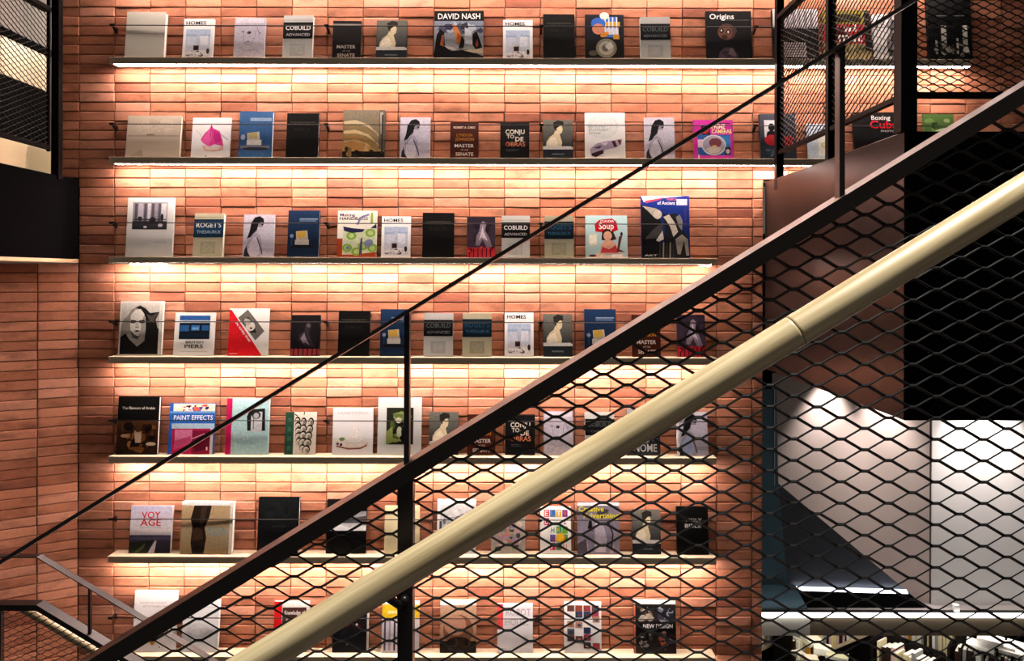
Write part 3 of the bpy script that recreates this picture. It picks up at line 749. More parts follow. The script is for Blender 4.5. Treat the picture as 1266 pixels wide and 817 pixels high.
@design
def face(a):
    a.grad(.04, .02, .92, .97, 'c6c3bb', '7d7a74')
    a.poly([(.04, .5), (.10, .66), (.2, .74), (.26, .84), (.40, .9), (.56, .88), (.5, .6), (.3, .4), (.04, .36)], '8a867f')
    a.poly([(.04, .02), (.04, .34), (.16, .40), (.24, .30), (.44, .16), (.62, .28), (.68, .44), (.92, .5), (.92, .02)], '1b1a1a')
    a.poly([(.36, .88), (.46, .92), (.60, .86), (.70, .78), (.92, .80), (.84, .66), (.90, .46), (.84, .3), (.60, .24), (.62, .5), (.60, .7), (.52, .82)], '201f1f')
    a.poly([(.62, .76), (.74, .72), (.90, .79), (.82, .7), (.8, .6), (.7, .62)], '5a5751')
    a.poly([(.25, .56), (.26, .74), (.36, .84), (.48, .85), (.57, .76), (.6, .58), (.56, .44), (.46, .35), (.36, .38), (.27, .46)], 'd5d2ca')
    a.poly([(.44, .35), (.56, .44), (.6, .58), (.57, .74), (.52, .62), (.5, .46)], 'a5a199')
    a.poly([(.25, .60), (.27, .655), (.39, .64), (.38, .60), (.32, .585)], '262422'); a.poly([(.45, .60), (.46, .64), (.58, .655), (.59, .60), (.52, .585)], '262422')
    a.poly([(.385, .62), (.37, .52), (.41, .50), (.46, .515), (.44, .62)], 'bdb9b1'); a.rect(.375, .503, .455, .518, '6a655e'); a.poly([(.345, .445), (.40, .465), (.45, .462), (.5, .445), (.43, .425)], '4a433f'); a.rect(.92, .02, .985, .97, 'd6d4cc')
    a.poly([(.27, .46), (.36, .38), (.46, .35), (.52, .39), (.44, .29), (.32, .32)], '55524d')
@design
def piers(a):
    a.rect(.12, .82, .88, .93, '2d5f9e'); a.rect(.12, .76, .88, .815, 'c2ccd4'); a.rect(.12, .38, .88, .76, '101c2c'); a.rect(.14, .56, .36, .7, '2b6298'); a.rect(.42, .58, .62, .7, '3a7cb4'); a.rect(.68, .58, .86, .7, '2b6298'); a.rect(.44, .6, .6, .65, '78a8cc'); a.rect(.12, .38, .88, .5, '0f2334'); a.text('BRITISH', .3, .28, .055, '26282a', .44); a.text('PIERS', .28, .17, .085, '1a1c1e', .46); a.rect(.16, .09, .84, .098, '9a9a98')
@design
def red_diag(a):
    a.poly([(0, 0), (0, .97), (.05, .97), (.86, 0)], 'd3202c'); a.poly([(.22, .80), (.46, .98), (.90, .52), (.68, .32)], '6f6d68'); a.poly([(.34, .76), (.48, .82), (.62, .68), (.7, .48), (.56, .48)], '25241f'); a.ell(.54, .62, .12, .1, 'd2cec4', -.6); a.ell(.46, .72, .1, .06, 'b2aea4', -.6); a.ell(.56, .58, .03, .02, '1c1a18'); a.ell(.62, .5, .05, .02, '2a2826')
    a.text('the sunday times', .15, .70, .055, 'f4e4e2', .62, -.92); a.rect(.04, .03, .24, .05, 'e89a98')
@design
def flavours(a):
    a.rect(0, .58, 1, 1, '0c0b0b'); a.text('The Flavours of Arabia', .10, .78, .045, 'cfc8bc', .8); a.grad(0, 0, 1, .58, '5a3a22', '24160c')
    a.blobs(0, 0, 1, .58, ['6e4626', '301c10', '8c5a30', '3c2414', '1c110a', 'a8744a'], 34, .06, .16, 6); a.poly([(.46, .2), (.42, .42), (.5, .38), (.6, .4), (.6, .2)], 'd8c2a4'); a.ell(.84, .18, .12, .03, 'dccab0'); a.ell(.2, .32, .1, .03, 'c8a482'); a.ell(.5, .1, .2, .03, '7c5230')
@design
def paint(a):
    a.rect(0, 0, .08, .9, '2c66c0'); a.rect(.08, .82, 1, .99, 'e8e2d0'); a.blobs(.06, .82, 1, .99, ['f0e6b8', 'd86a5a', '3a2a6a', '2e56b0', 'f4f0ea', '181820', 'c83a4a', '7a4ab0'], 18, .05, .1, 3); a.rect(.0, .60, 1, .82, '2e6fc0'); a.rect(0, .8, 1, .84, '6fa4dc'); a.text('PAINT EFFECTS', .10, .67, .09, 'f2f4f6', .86); a.rect(.06, .5, 1, .60, 'b4cee0')
    a.rect(.08, 0, .95, .50, 'b8285e'); a.rect(.14, .26, .52, .48, 'd884a8'); a.poly([(.12, .08), (.5, .2), (.5, .36), (.14, .26)], 'd05a8a'); a.rect(.52, 0, .92, .46, '8f1a44'); a.poly([(.54, .2), (.9, .38), (.9, .1), (.6, .04)], '6a1234'); a.rect(.92, 0, .98, .5, 'd8d4d2'); a.rect(.84, .08, .87, .14, 'f2dcd8'); a.line([(.52, .3), (.8, .4)], .02, 'e0a0b8')
@design
def turquoise(a):
    a.rect(0, 0, .13, 1, 'c21c64'); a.rect(.13, 0, 1, 1, 'b4d6d8'); a.poly([(.5, .42), (.48, .68), (.56, .80), (.9, .82), (.92, .42)], '1d1d1f'); a.poly([(.58, .40), (.58, .68), (.66, .76), (.84, .76), (.84, .40)], 'c8ccd0'); a.ell(.7, .7, .1, .07, '2a2a2e'); a.ell(.7, .69, .065, .05, 'bcc0c4'); a.line([(.64, .66), (.64, .44)], .02, '6c6e74'); a.text('Sally', .18, .28, .10, 'c9e2e3', .4); a.text('tailor', .26, .18, .08, 'a2c6c9', .5)
@design
def caviar(a):
    a.rect(0, 0, .28, 1, '2c5440')
    for i in range(4): a.rect(.08, .1 + i * .22, .2, .2 + i * .22, '3f7058')
    for x, dx, y0 in ((.40, .02, .30), (.60, .0, .14), (.84, -.03, .12)):
        for i in range(5):
            y = y0 + (4 - i) * (.86 - y0) / 4.6; xx = x + dx * i; r = .13 - .012 * abs(i - 3)
            a.ell(xx, y, r, .105, '22201d'); a.ell(xx - .012, y - .016, r - .022, .082, 'd5cfc1'); a.ell(xx + .02, y - .03, r * .5, .05, '8f8a80')
    a.line([(.3, .95), (.4, .9)], .03, '24221f'); a.line([(.62, 1.0), (.6, .93)], .03, '24221f')
@design
def cake(a):
    a.text('PANETTERIA', .12, .86, .06, 'c9cbcd', .76); a.rect(0, .32, 1, .34, 'dcdce0'); a.poly([(.46, .36), (.47, .62), (.66, .62), (.68, .36)], 'eceae6'); a.ell(.48, .24, .4, .12, 'cdb4a6'); a.ell(.48, .26, .38, .11, 'eae4da'); a.ell(.56, .36, .22, .1, 'f0eee8'); a.ell(.24, .33, .07, .04, '7d9a5a'); a.ell(.22, .21, .035, .03, '4a2a5a'); a.ell(.14, .23, .03, .025, '58306a'); a.line([(.1, .18), (.4, .12), (.7, .13), (.86, .2)], .03, '8a5448')
@design
def matted(a):
    a.rect(.20, .18, .82, .82, '2c3022'); a.blobs(.2, .18, .82, .82, ['1a1c16', '5c6a3a', '8f9c62', '3a4028', '111210', 'a9b080', '6e7c48'], 34, .06, .15, 4); a.poly([(.2, .18), (.36, .22), (.34, .5), (.2, .4)], '93a058'); a.ell(.48, .6, .07, .05, 'd0d2c0'); a.ell(.5, .4, .06, .09, 'c2c4b2'); a.ell(.66, .4, .12, .1, '141512'); a.rect(.2, .12, .8, .125, 'b9bdb9'); a.rect(.3, .92, .72, .925, 'c2c6c4')
@design
def nome(a):
    a.grad(0, 0, 1, 1, 'a0a0a4', '2c3034'); a.rect(0, 0, 1, .42, '33383e'); a.blobs(0, .2, 1, .6, ['4a5058', '6a7078', '22262c', '8c929a'], 16, .08, .16, 4); a.text('NOME', .2, .08, .16, 'e6e8ea', .7)
@design
def voyage(a):
    a.grad(0, .45, 1, 1, 'b9b8d0', 'e2dcdc'); a.text('VOY', .26, .74, .14, 'c8242e', .46); a.text('AGE', .24, .58, .14, 'c8242e', .50); a.rect(.22, .54, .76, .548, 'b0a8a8'); a.grad(0, 0, 1, .38, '4a4656', '17141a'); a.poly([(0, .32), (.2, .36), (.5, .34), (1, .38), (1, .28), (0, .28)], '5a5570'); a.poly([(.46, 0), (.62, .26), (.66, .26), (.62, 0)], 'c9c4c8'); a.poly([(0, 0), (0, .22), (.6, .27), (.4, 0)], '23261f'); a.poly([(.1, 0), (.4, .22), (.36, .1), (.2, 0)], '50583e')
@design
def torso(a):
    a.rect(0, .93, 1, 1, 'e0e6e8'); a.rect(0, 0, .94, .92, 'b6a07e'); a.grad(0, 0, .94, .5, 'c2b292', '937d5c'); a.poly([(.24, .92), (.18, .66), (.22, .5), (.2, .2), (.24, 0), (.46, 0), (.5, .3), (.46, .5), (.54, .7), (.58, .92)], '2c2018'); a.poly([(.38, .9), (.36, .6), (.4, .5), (.46, .7), (.5, .92)], '47362a'); a.poly([(.22, .44), (.3, .5), (.42, .46), (.44, .28), (.24, .24)], '4e3a2c'); a.ell(.36, .1, .12, .06, '15100c'); a.text('SEA', .52, .36, .15, '93aaa8', .38); a.rect(.94, 0, 1, .97, 'dedad0')
@design
def black_emboss(a):
    a.rect(.03, .02, .97, .97, '15191a'); a.blobs(.06, .5, .94, .94, ['1b2022', '101314', '20282a'], 12, .1, .22, 2); a.text('NOTES', .36, .46, .04, '3a4042', .3); a.rect(.36, .40, .66, .405, '33393b')
@design
def bw_land(a):
    a.rect(0, .72, 1, 1, '121315'); a.grad(0, .42, 1, .78, '8a8c90', 'dadcde'); a.poly([(.1, .62), (.4, .76), (.7, .66), (1, .7), (1, .56), (.4, .56)], '57595e'); a.poly([(0, .46), (.3, .54), (.6, .48), (1, .52), (1, .42), (0, .42)], 'eceef0'); a.rect(0, 0, 1, .42, '08080a')
@design
def cream_plain(a):
    a.rect(.06, .86, .94, .865, 'cfc49c'); a.rect(.06, .1, .94, .105, 'cfc49c'); a.rect(.08, .4, .92, .405, 'd8cea8')
@design
def engraving(a):
    a.rect(.08, .1, .92, .9, 'd4d6d6'); a.blobs(.1, .3, .9, .86, ['9ea2a4', 'bfc2c4', '868a8c', 'e2e4e4'], 18, .06, .16, 7); a.rect(.06, .2, .12, .6, '55585a'); a.ell(.56, .62, .12, .08, '75797c'); a.rect(.2, .66, .8, .67, '8a8e90')
@design
def floral(a):
    a.rect(.03, .03, .97, .97, 'a9a49c'); a.blobs(.03, .03, .97, .97, ['b89a9c', 'a890b4', '8c9a7c', 'd0bcae', '6a7460', 'd8d4ce', '9a86a8', 'c08a80', '4a5044'], 60, .06, .16, 12)
@design
def alphabet(a):
    cs = ['d43a3a', '3a6cc0', '2fa06a', 'e8b22c', '8a3c9a', 'e07a2c', '38b0c0', 'c02c6a', '1e2a50', '7ab03a']
    r = random.Random(5); ls = 'ABCDEFGHKLMNRSTUXYZW'
    for i in range(4):
        for j in range(5):
            x, y = .12 + i * .2, .08 + j * .175
            if r.random() < .5: a.rect(x, y, x + .17, y + .15, r.choice(cs))
            a.text(ls[i * 5 + j], x + .03, y + .02, .11, r.choice(cs) if r.random() < .6 else 'f6f6f4', .11)
    a.ell(.66, .34, .13, .10, 'e6c02c')
@design
def advertising(a):
    a.grad(0, 0, 1, .94, '75707e', 'a5a0b0'); a.rect(0, .94, 1, 1, 'd8d8da'); a.poly([(.26, 0), (.24, .4), (.34, .7), (.7, .72), (.8, .5), (.78, .1), (.74, 0)], '8b8696'); a.poly([(.28, .66), (.24, .5), (.36, .44), (.34, .66)], '1c1a20'); a.poly([(.5, .9), (.44, .7), (.66, .7), (.76, .86)], '45424c'); a.poly([(.4, .04), (.42, .6), (.6, .62), (.7, .3), (.66, .04)], 'bab6c4'); a.line([(.72, .64), (.84, .4), (.8, .1)], .04, '3c3944'); a.poly([(0, .2), (.2, .3), (.24, 0), (0, 0)], '5c5866'); a.poly([(.84, 0), (.9, .3), (1, .34), (1, 0)], '8f8a9a')
    a.text('Creative', .03, .83, .10, 'dcd42c', .6); a.text('Advertising', .14, .70, .10, 'dcd42c', .84)
@design
def trophy(a):
    a.text('NOTES FOR THE NEW', .14, .79, .03, 'c0b4b8', .62); a.text('ART OF THE SMALL THINGS', .2, .73, .03, 'b8acb2', .66); a.ell(.46, .52, .13, .07, 'b89a3c'); a.ell(.46, .53, .09, .045, 'e0cc86'); a.poly([(.36, .5), (.42, .3), (.5, .3), (.56, .5)], '9c7c2c'); a.rect(.43, .2, .5, .32, 'b0913a'); a.ell(.465, .16, .06, .05, 'a8882e'); a.poly([(.3, .22), (.62, .3), (.62, .27), (.3, .19)], 'c8b062'); a.ell(.64, .08, .015, .015, '8a8078')
@design
def pale_grey(a):
    a.rect(.0, .86, 1, .87, 'bfc3c6'); a.rect(.05, .66, .95, .672, 'c2c6c9'); a.ell(.45, .42, .3, .14, 'd2d5d8'); a.ell(.45, .42, .2, .09, 'd8dbdd')
@design
def landscape_red(a):
    a.rect(0, 0, .22, 1, 'd01c22'); a.rect(.22, .9, 1, 1, 'e6e2de'); a.rect(.24, .54, .92, .88, '4a2e28'); a.text('Knowledge of', .30, .74, .08, 'e8e0d8', .58); a.text('Action Force', .34, .60, .08, 'e0d8d0', .5); a.rect(.24, 0, .94, .54, '1a1616'); a.blobs(.24, 0, .94, .54, ['2c2220', '3a2c28', '120e0e'], 10, .08, .16, 2)
@design
def red_sparkle(a):
    a.rect(0, 0, .94, .5, '12151c'); a.blobs(0, .4, .94, 1, ['5a2228', 'a8444a', '2a1418', 'c87a70', '34161c', '16121a'], 28, .05, .12, 8); a.blobs(.05, .1, .9, .5, ['1c2028', '252a32', '0e1016'], 10, .08, .16, 2); a.ell(.66, .52, .03, .03, 'eee6e0'); a.ell(.4, .15, .02, .02, '9aa0a8'); a.rect(.94, 0, 1, 1, 'cfcac4')
@design
def yellow_stack(a):
    a.rect(0, .68, 1, .94, 'e2c62c'); a.rect(.15, .76, .7, .82, 'ece0a0'); a.rect(0, .94, 1, 1, 'e6e4e2'); a.rect(0, 0, 1, .66, 'd6d2d8')
    for i in range(7): a.rect(.06 + i * .13, .04, .11 + i * .13, .62, ['5a5668', 'a8a2b0', '3c3a48', 'c4a0b0'][i % 4])
    a.text('ELEGS', .72, .06, .16, 'e8ecf0', .56, math.pi / 2)
@design
def brown_head(a):
    a.grad(0, 0, 1, 1, 'c4a48c', 'a88468'); a.rect(0, .9, 1, 1, 'eceae8'); a.ell(.5, .42, .42, .3, '8a6248'); a.ell(.42, .52, .3, .2, 'b8907a'); a.rect(0, 0, 1, .22, '241e1c'); a.ell(.52, .16, .36, .14, '33281f'); a.blobs(0, 0, 1, .3, ['2c2420', '1a1616', '46382e'], 10, .08, .16, 2)
@design
def robot_house(a):
    a.rect(0, .48, .16, 1, 'd85a56'); a.rect(.16, .94, 1, 1, 'eeeeee'); a.text('ROBOT', .24, .76, .14, 'b8b4b8', .7); a.text('HOUSE', .22, .56, .14, 'c4c0c4', .66); a.rect(.1, .08, .4, .09, '8a9490'); a.poly([(0, .06), (.5, .12), (1, .08), (1, 0), (0, 0)], 'd6d4da')
@design
def grid_photos(a):
    cs = ['8a4a3a', '4a5a6a', '9a3c54', '3a3038', 'b08a74', '2c4668', '6a4a40']
    r = random.Random(2)
    for i, j in ((0, 5), (1, 5), (2, 5), (3, 5), (1, 4.2), (2, 4.2), (3, 4.2), (3.1, 3.6), (0, 3), (1, 2.9), (0, 2), (2, 2.2), (0, 1.2), (1, 1.1), (2, 1.3), (2, .3), (3.1, .2)):
        x, y = .08 + i * .22, .04 + j * .155
        a.rect(x, y, x + .19, y + .12, r.choice(cs)); a.ell(x + .1, y + .05, .05, .03, r.choice(cs))
@design
def new_design(a):
    a.rect(.04, 0, 1, .92, '2c2828'); a.rect(0, .92, 1, 1, 'eeeeee'); a.blobs(.04, .56, .5, .92, ['b8b0a4', '4a4440', '8c7a66', '1c1a1a', 'd8d0c4'], 20, .05, .1, 3); a.blobs(.52, .56, 1, .92, ['6e7484', '2c2e38', 'a4a8b4', '45485a'], 18, .05, .1, 4); a.blobs(.06, .02, .5, .44, ['d0ccc4', '1e1c1c', '8c8a86', '4c4a48'], 18, .04, .1, 5); a.blobs(.52, .02, 1, .44, ['a8604a', 'b89a7a', '5a4a54', '3a2a2a', '8a94b0'], 20, .05, .1, 6); a.rect(.06, .45, 1, .57, '141416'); a.text('NEW DESIGN', .22, .475, .075, 'f2f2f2', .7); a.rect(0, 0, .04, .9, 'd07a60')

# ---------------------------------------------------------------- books
def make_book(row, u0, u1, vtop, des, base, label, t=0.020, edge=None, cat='book', tilt=0.036):
    z = SHELF_Z[row]
    d = WD - 0.052
    roll = math.tan(math.radians(0.15))
    uc = (u0 + u1) / 2
    vbot = HOR - (z - EYE) * F / (WD - 0.06)
    vt = vtop + (633 - uc) * roll
    H = (vbot - vt) * (WD - 0.03) / F
    W = (u1 - u0) * d / F
    s = thing('book', label, cat, (wx(uc, d), 0, z + 0.0002), 'books displayed cover outward on the wall shelves')
    ang = math.asin(min(.3, tilt / H))
    rr = random.Random(hash((row, u0)) & 0xffff)
    s.location.y = -tilt - 0.0045
    s.rotation_euler = (-ang, 0, rr.uniform(-.02, .02))
    e = 0.0022
    mb = MB()                                                        # page block
    mb.box(-W / 2 + e, W / 2 - 0.003, -t + e, -e, 0.003, H - 0.003)
    mb.build('page_block', M_PAPER, s)
    mb = MB()                                                        # boards and spine folded from one sheet
    prof = [(W / 2, -t), (-W / 2 + .0016, -t), (-W / 2, -t + .0016), (-W / 2, -.0016), (-W / 2 + .0016, 0), (W / 2, 0), (W / 2, -e), (-W / 2 + e, -e), (-W / 2 + e, -t + e), (W / 2, -t + e)]
    mb.prism([(x, y, 0.0) for x, y in prof], (0, 0, H))
    cov = mb.build('cover', cover_mat(base), s)
    a = Art(W, H)
    DES[des](a)
    if a.p.v:
        a.p.v = [(x, y - t, zz) for x, y, zz in a.p.v]
        a.p.build('cover_print', M_PRINT, cov, recalc=False)
    if a.t.v:
        a.t.v = [(x, y - t, zz) for x, y, zz in a.t.v]
        a.t.build('title', M_PRINT, cov, recalc=False)
    return s

B = make_book
# top shelf
B(0, 155, 203, 14, 'blank_cream', 'd9d5c9', 'thick blank cream book at the left end of the top shelf', .034)
B(0, 224, 262, 21, 'homes', 'f0f0ee', 'white interiors magazine beside the blank cream book, top shelf', .016)
B(0, 288, 326, 20, 'sketch', 'c2bec9', 'pale lilac grey book with a faint drawn face, top shelf', .02)
B(0, 349, 386, 18, 'cobuild', 'c9cac6', 'grey dictionary with a black title band beside the lilac face book', .03)
B(0, 410, 445, 24, 'master_black', '120e0d', 'small near-black book with dim white title low down, top shelf', .022)
B(0, 464, 502, 23, 'bust', '3a3c3c', 'portrait book of a pale nude bust left of the large black art book', .018)
B(0, 536, 597, 12, 'nash', '0c0c0e', 'large black art book with colourful carved wood picture, top shelf', .026)
B(0, 621, 658, 22, 'homes', 'f0f0ee', 'white interiors magazine right of the large black art book', .014)
B(0, 671, 710, 16, 'bible', '0b0a0b', 'plain black scripture book on the top shelf', .026)
B(0, 723, 771, 16, 'comics', '1a1a1e', 'dark book with blue and yellow cartoon top and a silver disc', .02)
B(0, 791, 828, 20, 'cobuild_shaded', 'b2b3af', 'grey dictionary with shaded black band right of the silver disc book', .03)
B(0, 873, 929, 12, 'origins', '0c0b0e', 'large black book with a brown ape face, top shelf', .022)
B(0, 955, 1011, 10, 'blackwhite_box', '141416', 'black book with a pale top and grey text box behind the mesh panel', .03)
B(0, 1018, 1077, 10, 'magazine_mal', '7a7030', 'olive and red magazine with white letters behind the mesh panel', .016)
B(0, 1080, 1126, 15, 'white_figure', 'e4e4e2', 'white book with a grey figure beside the landing corner post', .016)
B(0, 1147, 1201, -14, 'columns', '0c0c0d', 'tall black book with white columns at the right end of the top shelf', .022)
# second shelf
B(1, 155, 222, 142, 'beige_plain', 'cdc0ae', 'wide plain beige book at the left end of the second shelf', .022)
B(1, 235, 283, 144, 'pink_flower', 'f0eeee', 'white book with a big pink blossom', .014)
B(1, 295, 336, 137, 'chair_light', '446d9a', 'mid blue book with a white armchair, second shelf', .026)
B(1, 353, 393, 139, 'bible', '0b0a0b', 'plain black scripture book on the second shelf', .022)
B(1, 423, 475, 135, 'gold_swirl', '5a5244', 'tan and gold book with sweeping curved shapes', .022)
B(1, 494, 531, 144, 'woman', 'e2e0e6', 'black and white photo book of a dark haired woman beside the gold book', .02)
B(1, 556, 591, 150, 'master', '4a2014', 'brown biography with gold and white title, second shelf', .022)
B(1, 618, 654, 150, 'conju', '101113', 'black book with scattered cream letters, second shelf', .016)
B(1, 671, 708, 147, 'bust', '343737', 'portrait book of a pale nude bust on the second shelf', .018)
B(1, 723, 773, 138, 'shoes', 'eaeae8', 'large white book with a mauve shoe drawing', .016)
B(1, 797, 834, 144, 'woman', 'e2e0e6', 'black and white photo book of a woman left of the magenta book', .018)
B(1, 858, 907, 147, 'cameras', 'b83494', 'bright magenta book with a round disc picture', .016)
B(1, 940, 984, 140, 'dark_person', '30363f', 'dark slate book with a red blot behind the leftmost mesh post', .024)
B(1, 999, 1041, 152, 'pale_blue', 'b9cad6', 'pale blue book below the mesh panel bottom rail', .02)
B(1, 1056, 1112, 138, 'cuba', '0e0d10', 'black book with big red lettering above the landing edge', .024)
B(1, 1144, 1182, 140, 'green_field', '4f7040', 'green landscape book right of the landing corner post', .016)
# third shelf
B(2, 155, 213, 244, 'mono_photo', 'dddcd8', 'tall white book with a grey interior photo at its top', .018)
B(2, 239, 276, 264, 'roget', 'c5c0a6', 'beige thesaurus with a bright navy title band, third shelf', .03)
B(2, 300, 338, 265, 'woman', 'e2e0e6', 'black and white photo book of a dark haired woman on the third shelf', .02)
B(2, 355, 394, 260, 'chair', '18304a', 'navy book with a yellow cushioned chair, third shelf', .02)
B(2, 416, 465, 260, 'handbags', 'eeeade', 'white craft book with a green patterned bag', .014)
B(2, 471, 507, 267, 'homes', 'f0f0ee', 'white interiors magazine beside the green bag book', .014)
B(2, 522, 561, 263, 'bible', '0b0a0b', 'plain black scripture book on the third shelf', .024)
B(2, 577, 612, 268, 'dark_red', '2c2430', 'dark plum book with a pale dancer over a red base, third shelf', .02)
B(2, 620, 655, 267, 'cobuild', 'c9cac6', 'grey dictionary with a black title band on the third shelf', .03)
B(2, 673, 709, 267, 'roget_shaded', 'a9a68f', 'beige thesaurus with a navy band coloured as if shaded, third shelf', .03)
B(2, 724, 776, 266, 'soup', 'b9d6d8', 'pale turquoise cook book with a smiling woman and red sign', .014)
B(2, 793, 853, 242, 'sculpture', '1a2f78', 'large royal blue book of ancient stone horse sculpture', .018)
# fourth shelf
B(3, 147, 200, 373, 'face', 'd4d2ca', 'large black and white book of a pale face with flowing hair', .024)
B(3, 214, 264, 387, 'piers', 'e2e2de', 'white book with dark blue seaside panels', .014)
B(3, 282, 331, 382, 'red_diag', 'e6e4e0', 'book split diagonally into red and white with a tilted photo', .016)
B(3, 359, 395, 390, 'dark_dancer', '17141a', 'black book with a dim dancer over a red base, fourth shelf', .018)
B(3, 418, 457, 385, 'bible', '0b0a0b', 'plain black scripture book on the fourth shelf', .024)
B(3, 470, 507, 383, 'chair', '18304a', 'navy book with a yellow cushioned chair behind the thin upright', .022)
B(3, 524, 560, 388, 'cobuild_shaded', 'b9bab6', 'grey dictionary with a black title band on the fourth shelf', .03)
B(3, 572, 608, 388, 'roget_shaded', 'b2ae96', 'beige thesaurus with a navy band coloured as if shaded, fourth shelf', .03)
B(3, 624, 660, 387, 'homes', 'f0f0ee', 'white interiors magazine on the fourth shelf', .014)
B(3, 672, 708, 389, 'bust', '3a3c3c', 'portrait book of a pale nude bust on the fourth shelf', .018)
B(3, 723, 762, 383, 'chair', '18304a', 'navy book with a yellow cushioned chair partly behind the sloping beam', .022)
B(3, 782, 817, 390, 'master', '4a2014', 'brown biography just under the sloping beam, fourth shelf', .022)
B(3, 838, 873, 390, 'dark_red', '38303c', 'plum book with a pale dancer at the right end of the fourth shelf', .018)
# fifth shelf
B(4, 145, 196, 492, 'flavours', '0d0c0c', 'black topped book with a brown feast picture', .026)
B(4, 208, 264, 500, 'paint', '2e66b8', 'blue and crimson painting manual with white title', .014)
B(4, 279, 332, 494, 'turquoise', 'b4d6d8', 'turquoise book with a crimson spine strip', .018)
B(4, 352, 390, 511, 'caviar', 'e2ddd0', 'cream book with green spine strip and inked shell shapes', .016)
B(4, 411, 461, 506, 'cake', 'eaeaea', 'white baking book with a cake on a plate', .016)
B(4, 467, 521, 493, 'matted', 'd8dcda', 'tall pale book with a dark green framed photo behind the thin upright', .018)
B(4, 531, 567, 511, 'bust', '343434', 'portrait book of a pale nude bust on the fifth shelf', .018)
B(4, 578, 613, 514, 'master', '4a2014', 'brown biography under the sloping beam, fifth shelf', .022)
B(4, 625, 662, 514, 'conju', '101113', 'black book with scattered cream letters on the fifth shelf', .016)
B(4, 673, 709, 510, 'sketch', 'c8c4cc', 'pale grey book with a faint drawn face on the fifth shelf', .018)
B(4, 724, 760, 511, 'cobuild_shaded', 'cfd0cc', 'grey dictionary partly behind the wooden handrail, fifth shelf', .03)
B(4, 776, 817, 507, 'nome', '3a3e44', 'dark photo book with large white title below the wooden handrail', .016)
B(4, 838, 876, 511, 'woman_blue', 'e2e2e6', 'bluish photo book of a woman at the right end of the fifth shelf', .02)
# sixth shelf
B(5, 161, 212, 628, 'voyage', 'dcd8de', 'pale violet travel book with red title over a road', .024)
B(5, 225, 289, 622, 'torso', 'd9d5c9', 'wide beige book with a dark standing torso', .036)
B(5, 319, 370, 617, 'black_emboss', '121516', 'black embossed book on the sixth shelf', .024)
B(5, 404, 453, 620, 'bw_land', '0c0c0e', 'black book with a snowy landscape strip', .02)
B(5, 476, 519, 628, 'cream_plain', 'e4dab4', 'plain cream yellow book behind the thick black post', .024)
B(5, 541, 589, 620, 'engraving', 'e2e4e4', 'white book with a grey engraving partly behind the handrail', .02)
B(5, 608, 650, 636, 'floral', 'b4b0a8', 'book with a muted mauve and green flower picture', .014)
B(5, 669, 707, 629, 'alphabet', 'f0f0ec', 'white book covered in bright coloured letters', .014)
B(5, 715, 767, 624, 'advertising', '8a8594', 'grey violet book with yellow title', .02)
B(5, 783, 818, 633, 'bust', '46494a', 'portrait book of a pale nude bust on the sixth shelf', .018)
B(5, 838, 877, 629, 'bible_white', '0e0d0e', 'black scripture book at the right end of the sixth shelf', .022)
# lowest shelf
B(6, 165, 218, 734, 'trophy', 'e6e4e4', 'white book with a golden cup at the left end of the lowest shelf', .02)
B(6, 226, 271, 745, 'pale_grey', 'd9dcde', 'pale grey book crossed by the descending grey rail', .024)
B(6, 339, 382, 747, 'landscape_red', 'd6d2ce', 'dark book with a bright red spine strip, lowest shelf', .02)
B(6, 412, 457, 745, 'red_sparkle', '15151c', 'dark book with red sparkles under the handrail', .018)
B(6, 473, 519, 747, 'yellow_stack', 'dcdad8', 'yellow banded book behind the foot of the thick post', .024)
B(6, 545, 590, 745, 'brown_head', 'bca088', 'brown book with a dark rounded head, lowest shelf', .02)
B(6, 616, 660, 750, 'robot_house', 'e2e0e4', 'white book with pale grey capitals and a red spine strip', .02)
B(6, 699, 745, 748, 'grid_photos', 'e6e6e6', 'white book scattered with small square photos', .018)
B(6, 785, 837, 745, 'new_design', '3a3434', 'black collage book with white title at the right end of the lowest shelf', .024)

# ---------------------------------------------------------------- expanded metal
def clip_segment(p, q, poly):
    """keep the part of p-q inside a convex counter-clockwise polygon"""
    t0, t1 = 0.0, 1.0
    dx, dy = q[0] - p[0], q[1] - p[1]
    for i in range(len(poly)):
        a, b = poly[i], poly[(i + 1) % len(poly)]
        nx, ny = -(b[1] - a[1]), b[0] - a[0]
        num = nx * (p[0] - a[0]) + ny * (p[1] - a[1]); den = nx * dx + ny * dy
        if abs(den) < 1e-12:
            if num < 0: return None
            continue
        t = -num / den
        if den > 0: t0 = max(t0, t)
        else: t1 = min(t1, t)
    if t1 - t0 < 1e-3: return None
    return (p[0] + dx * t0, p[1] + dy * t0), (p[0] + dx * t1, p[1] + dy * t1)

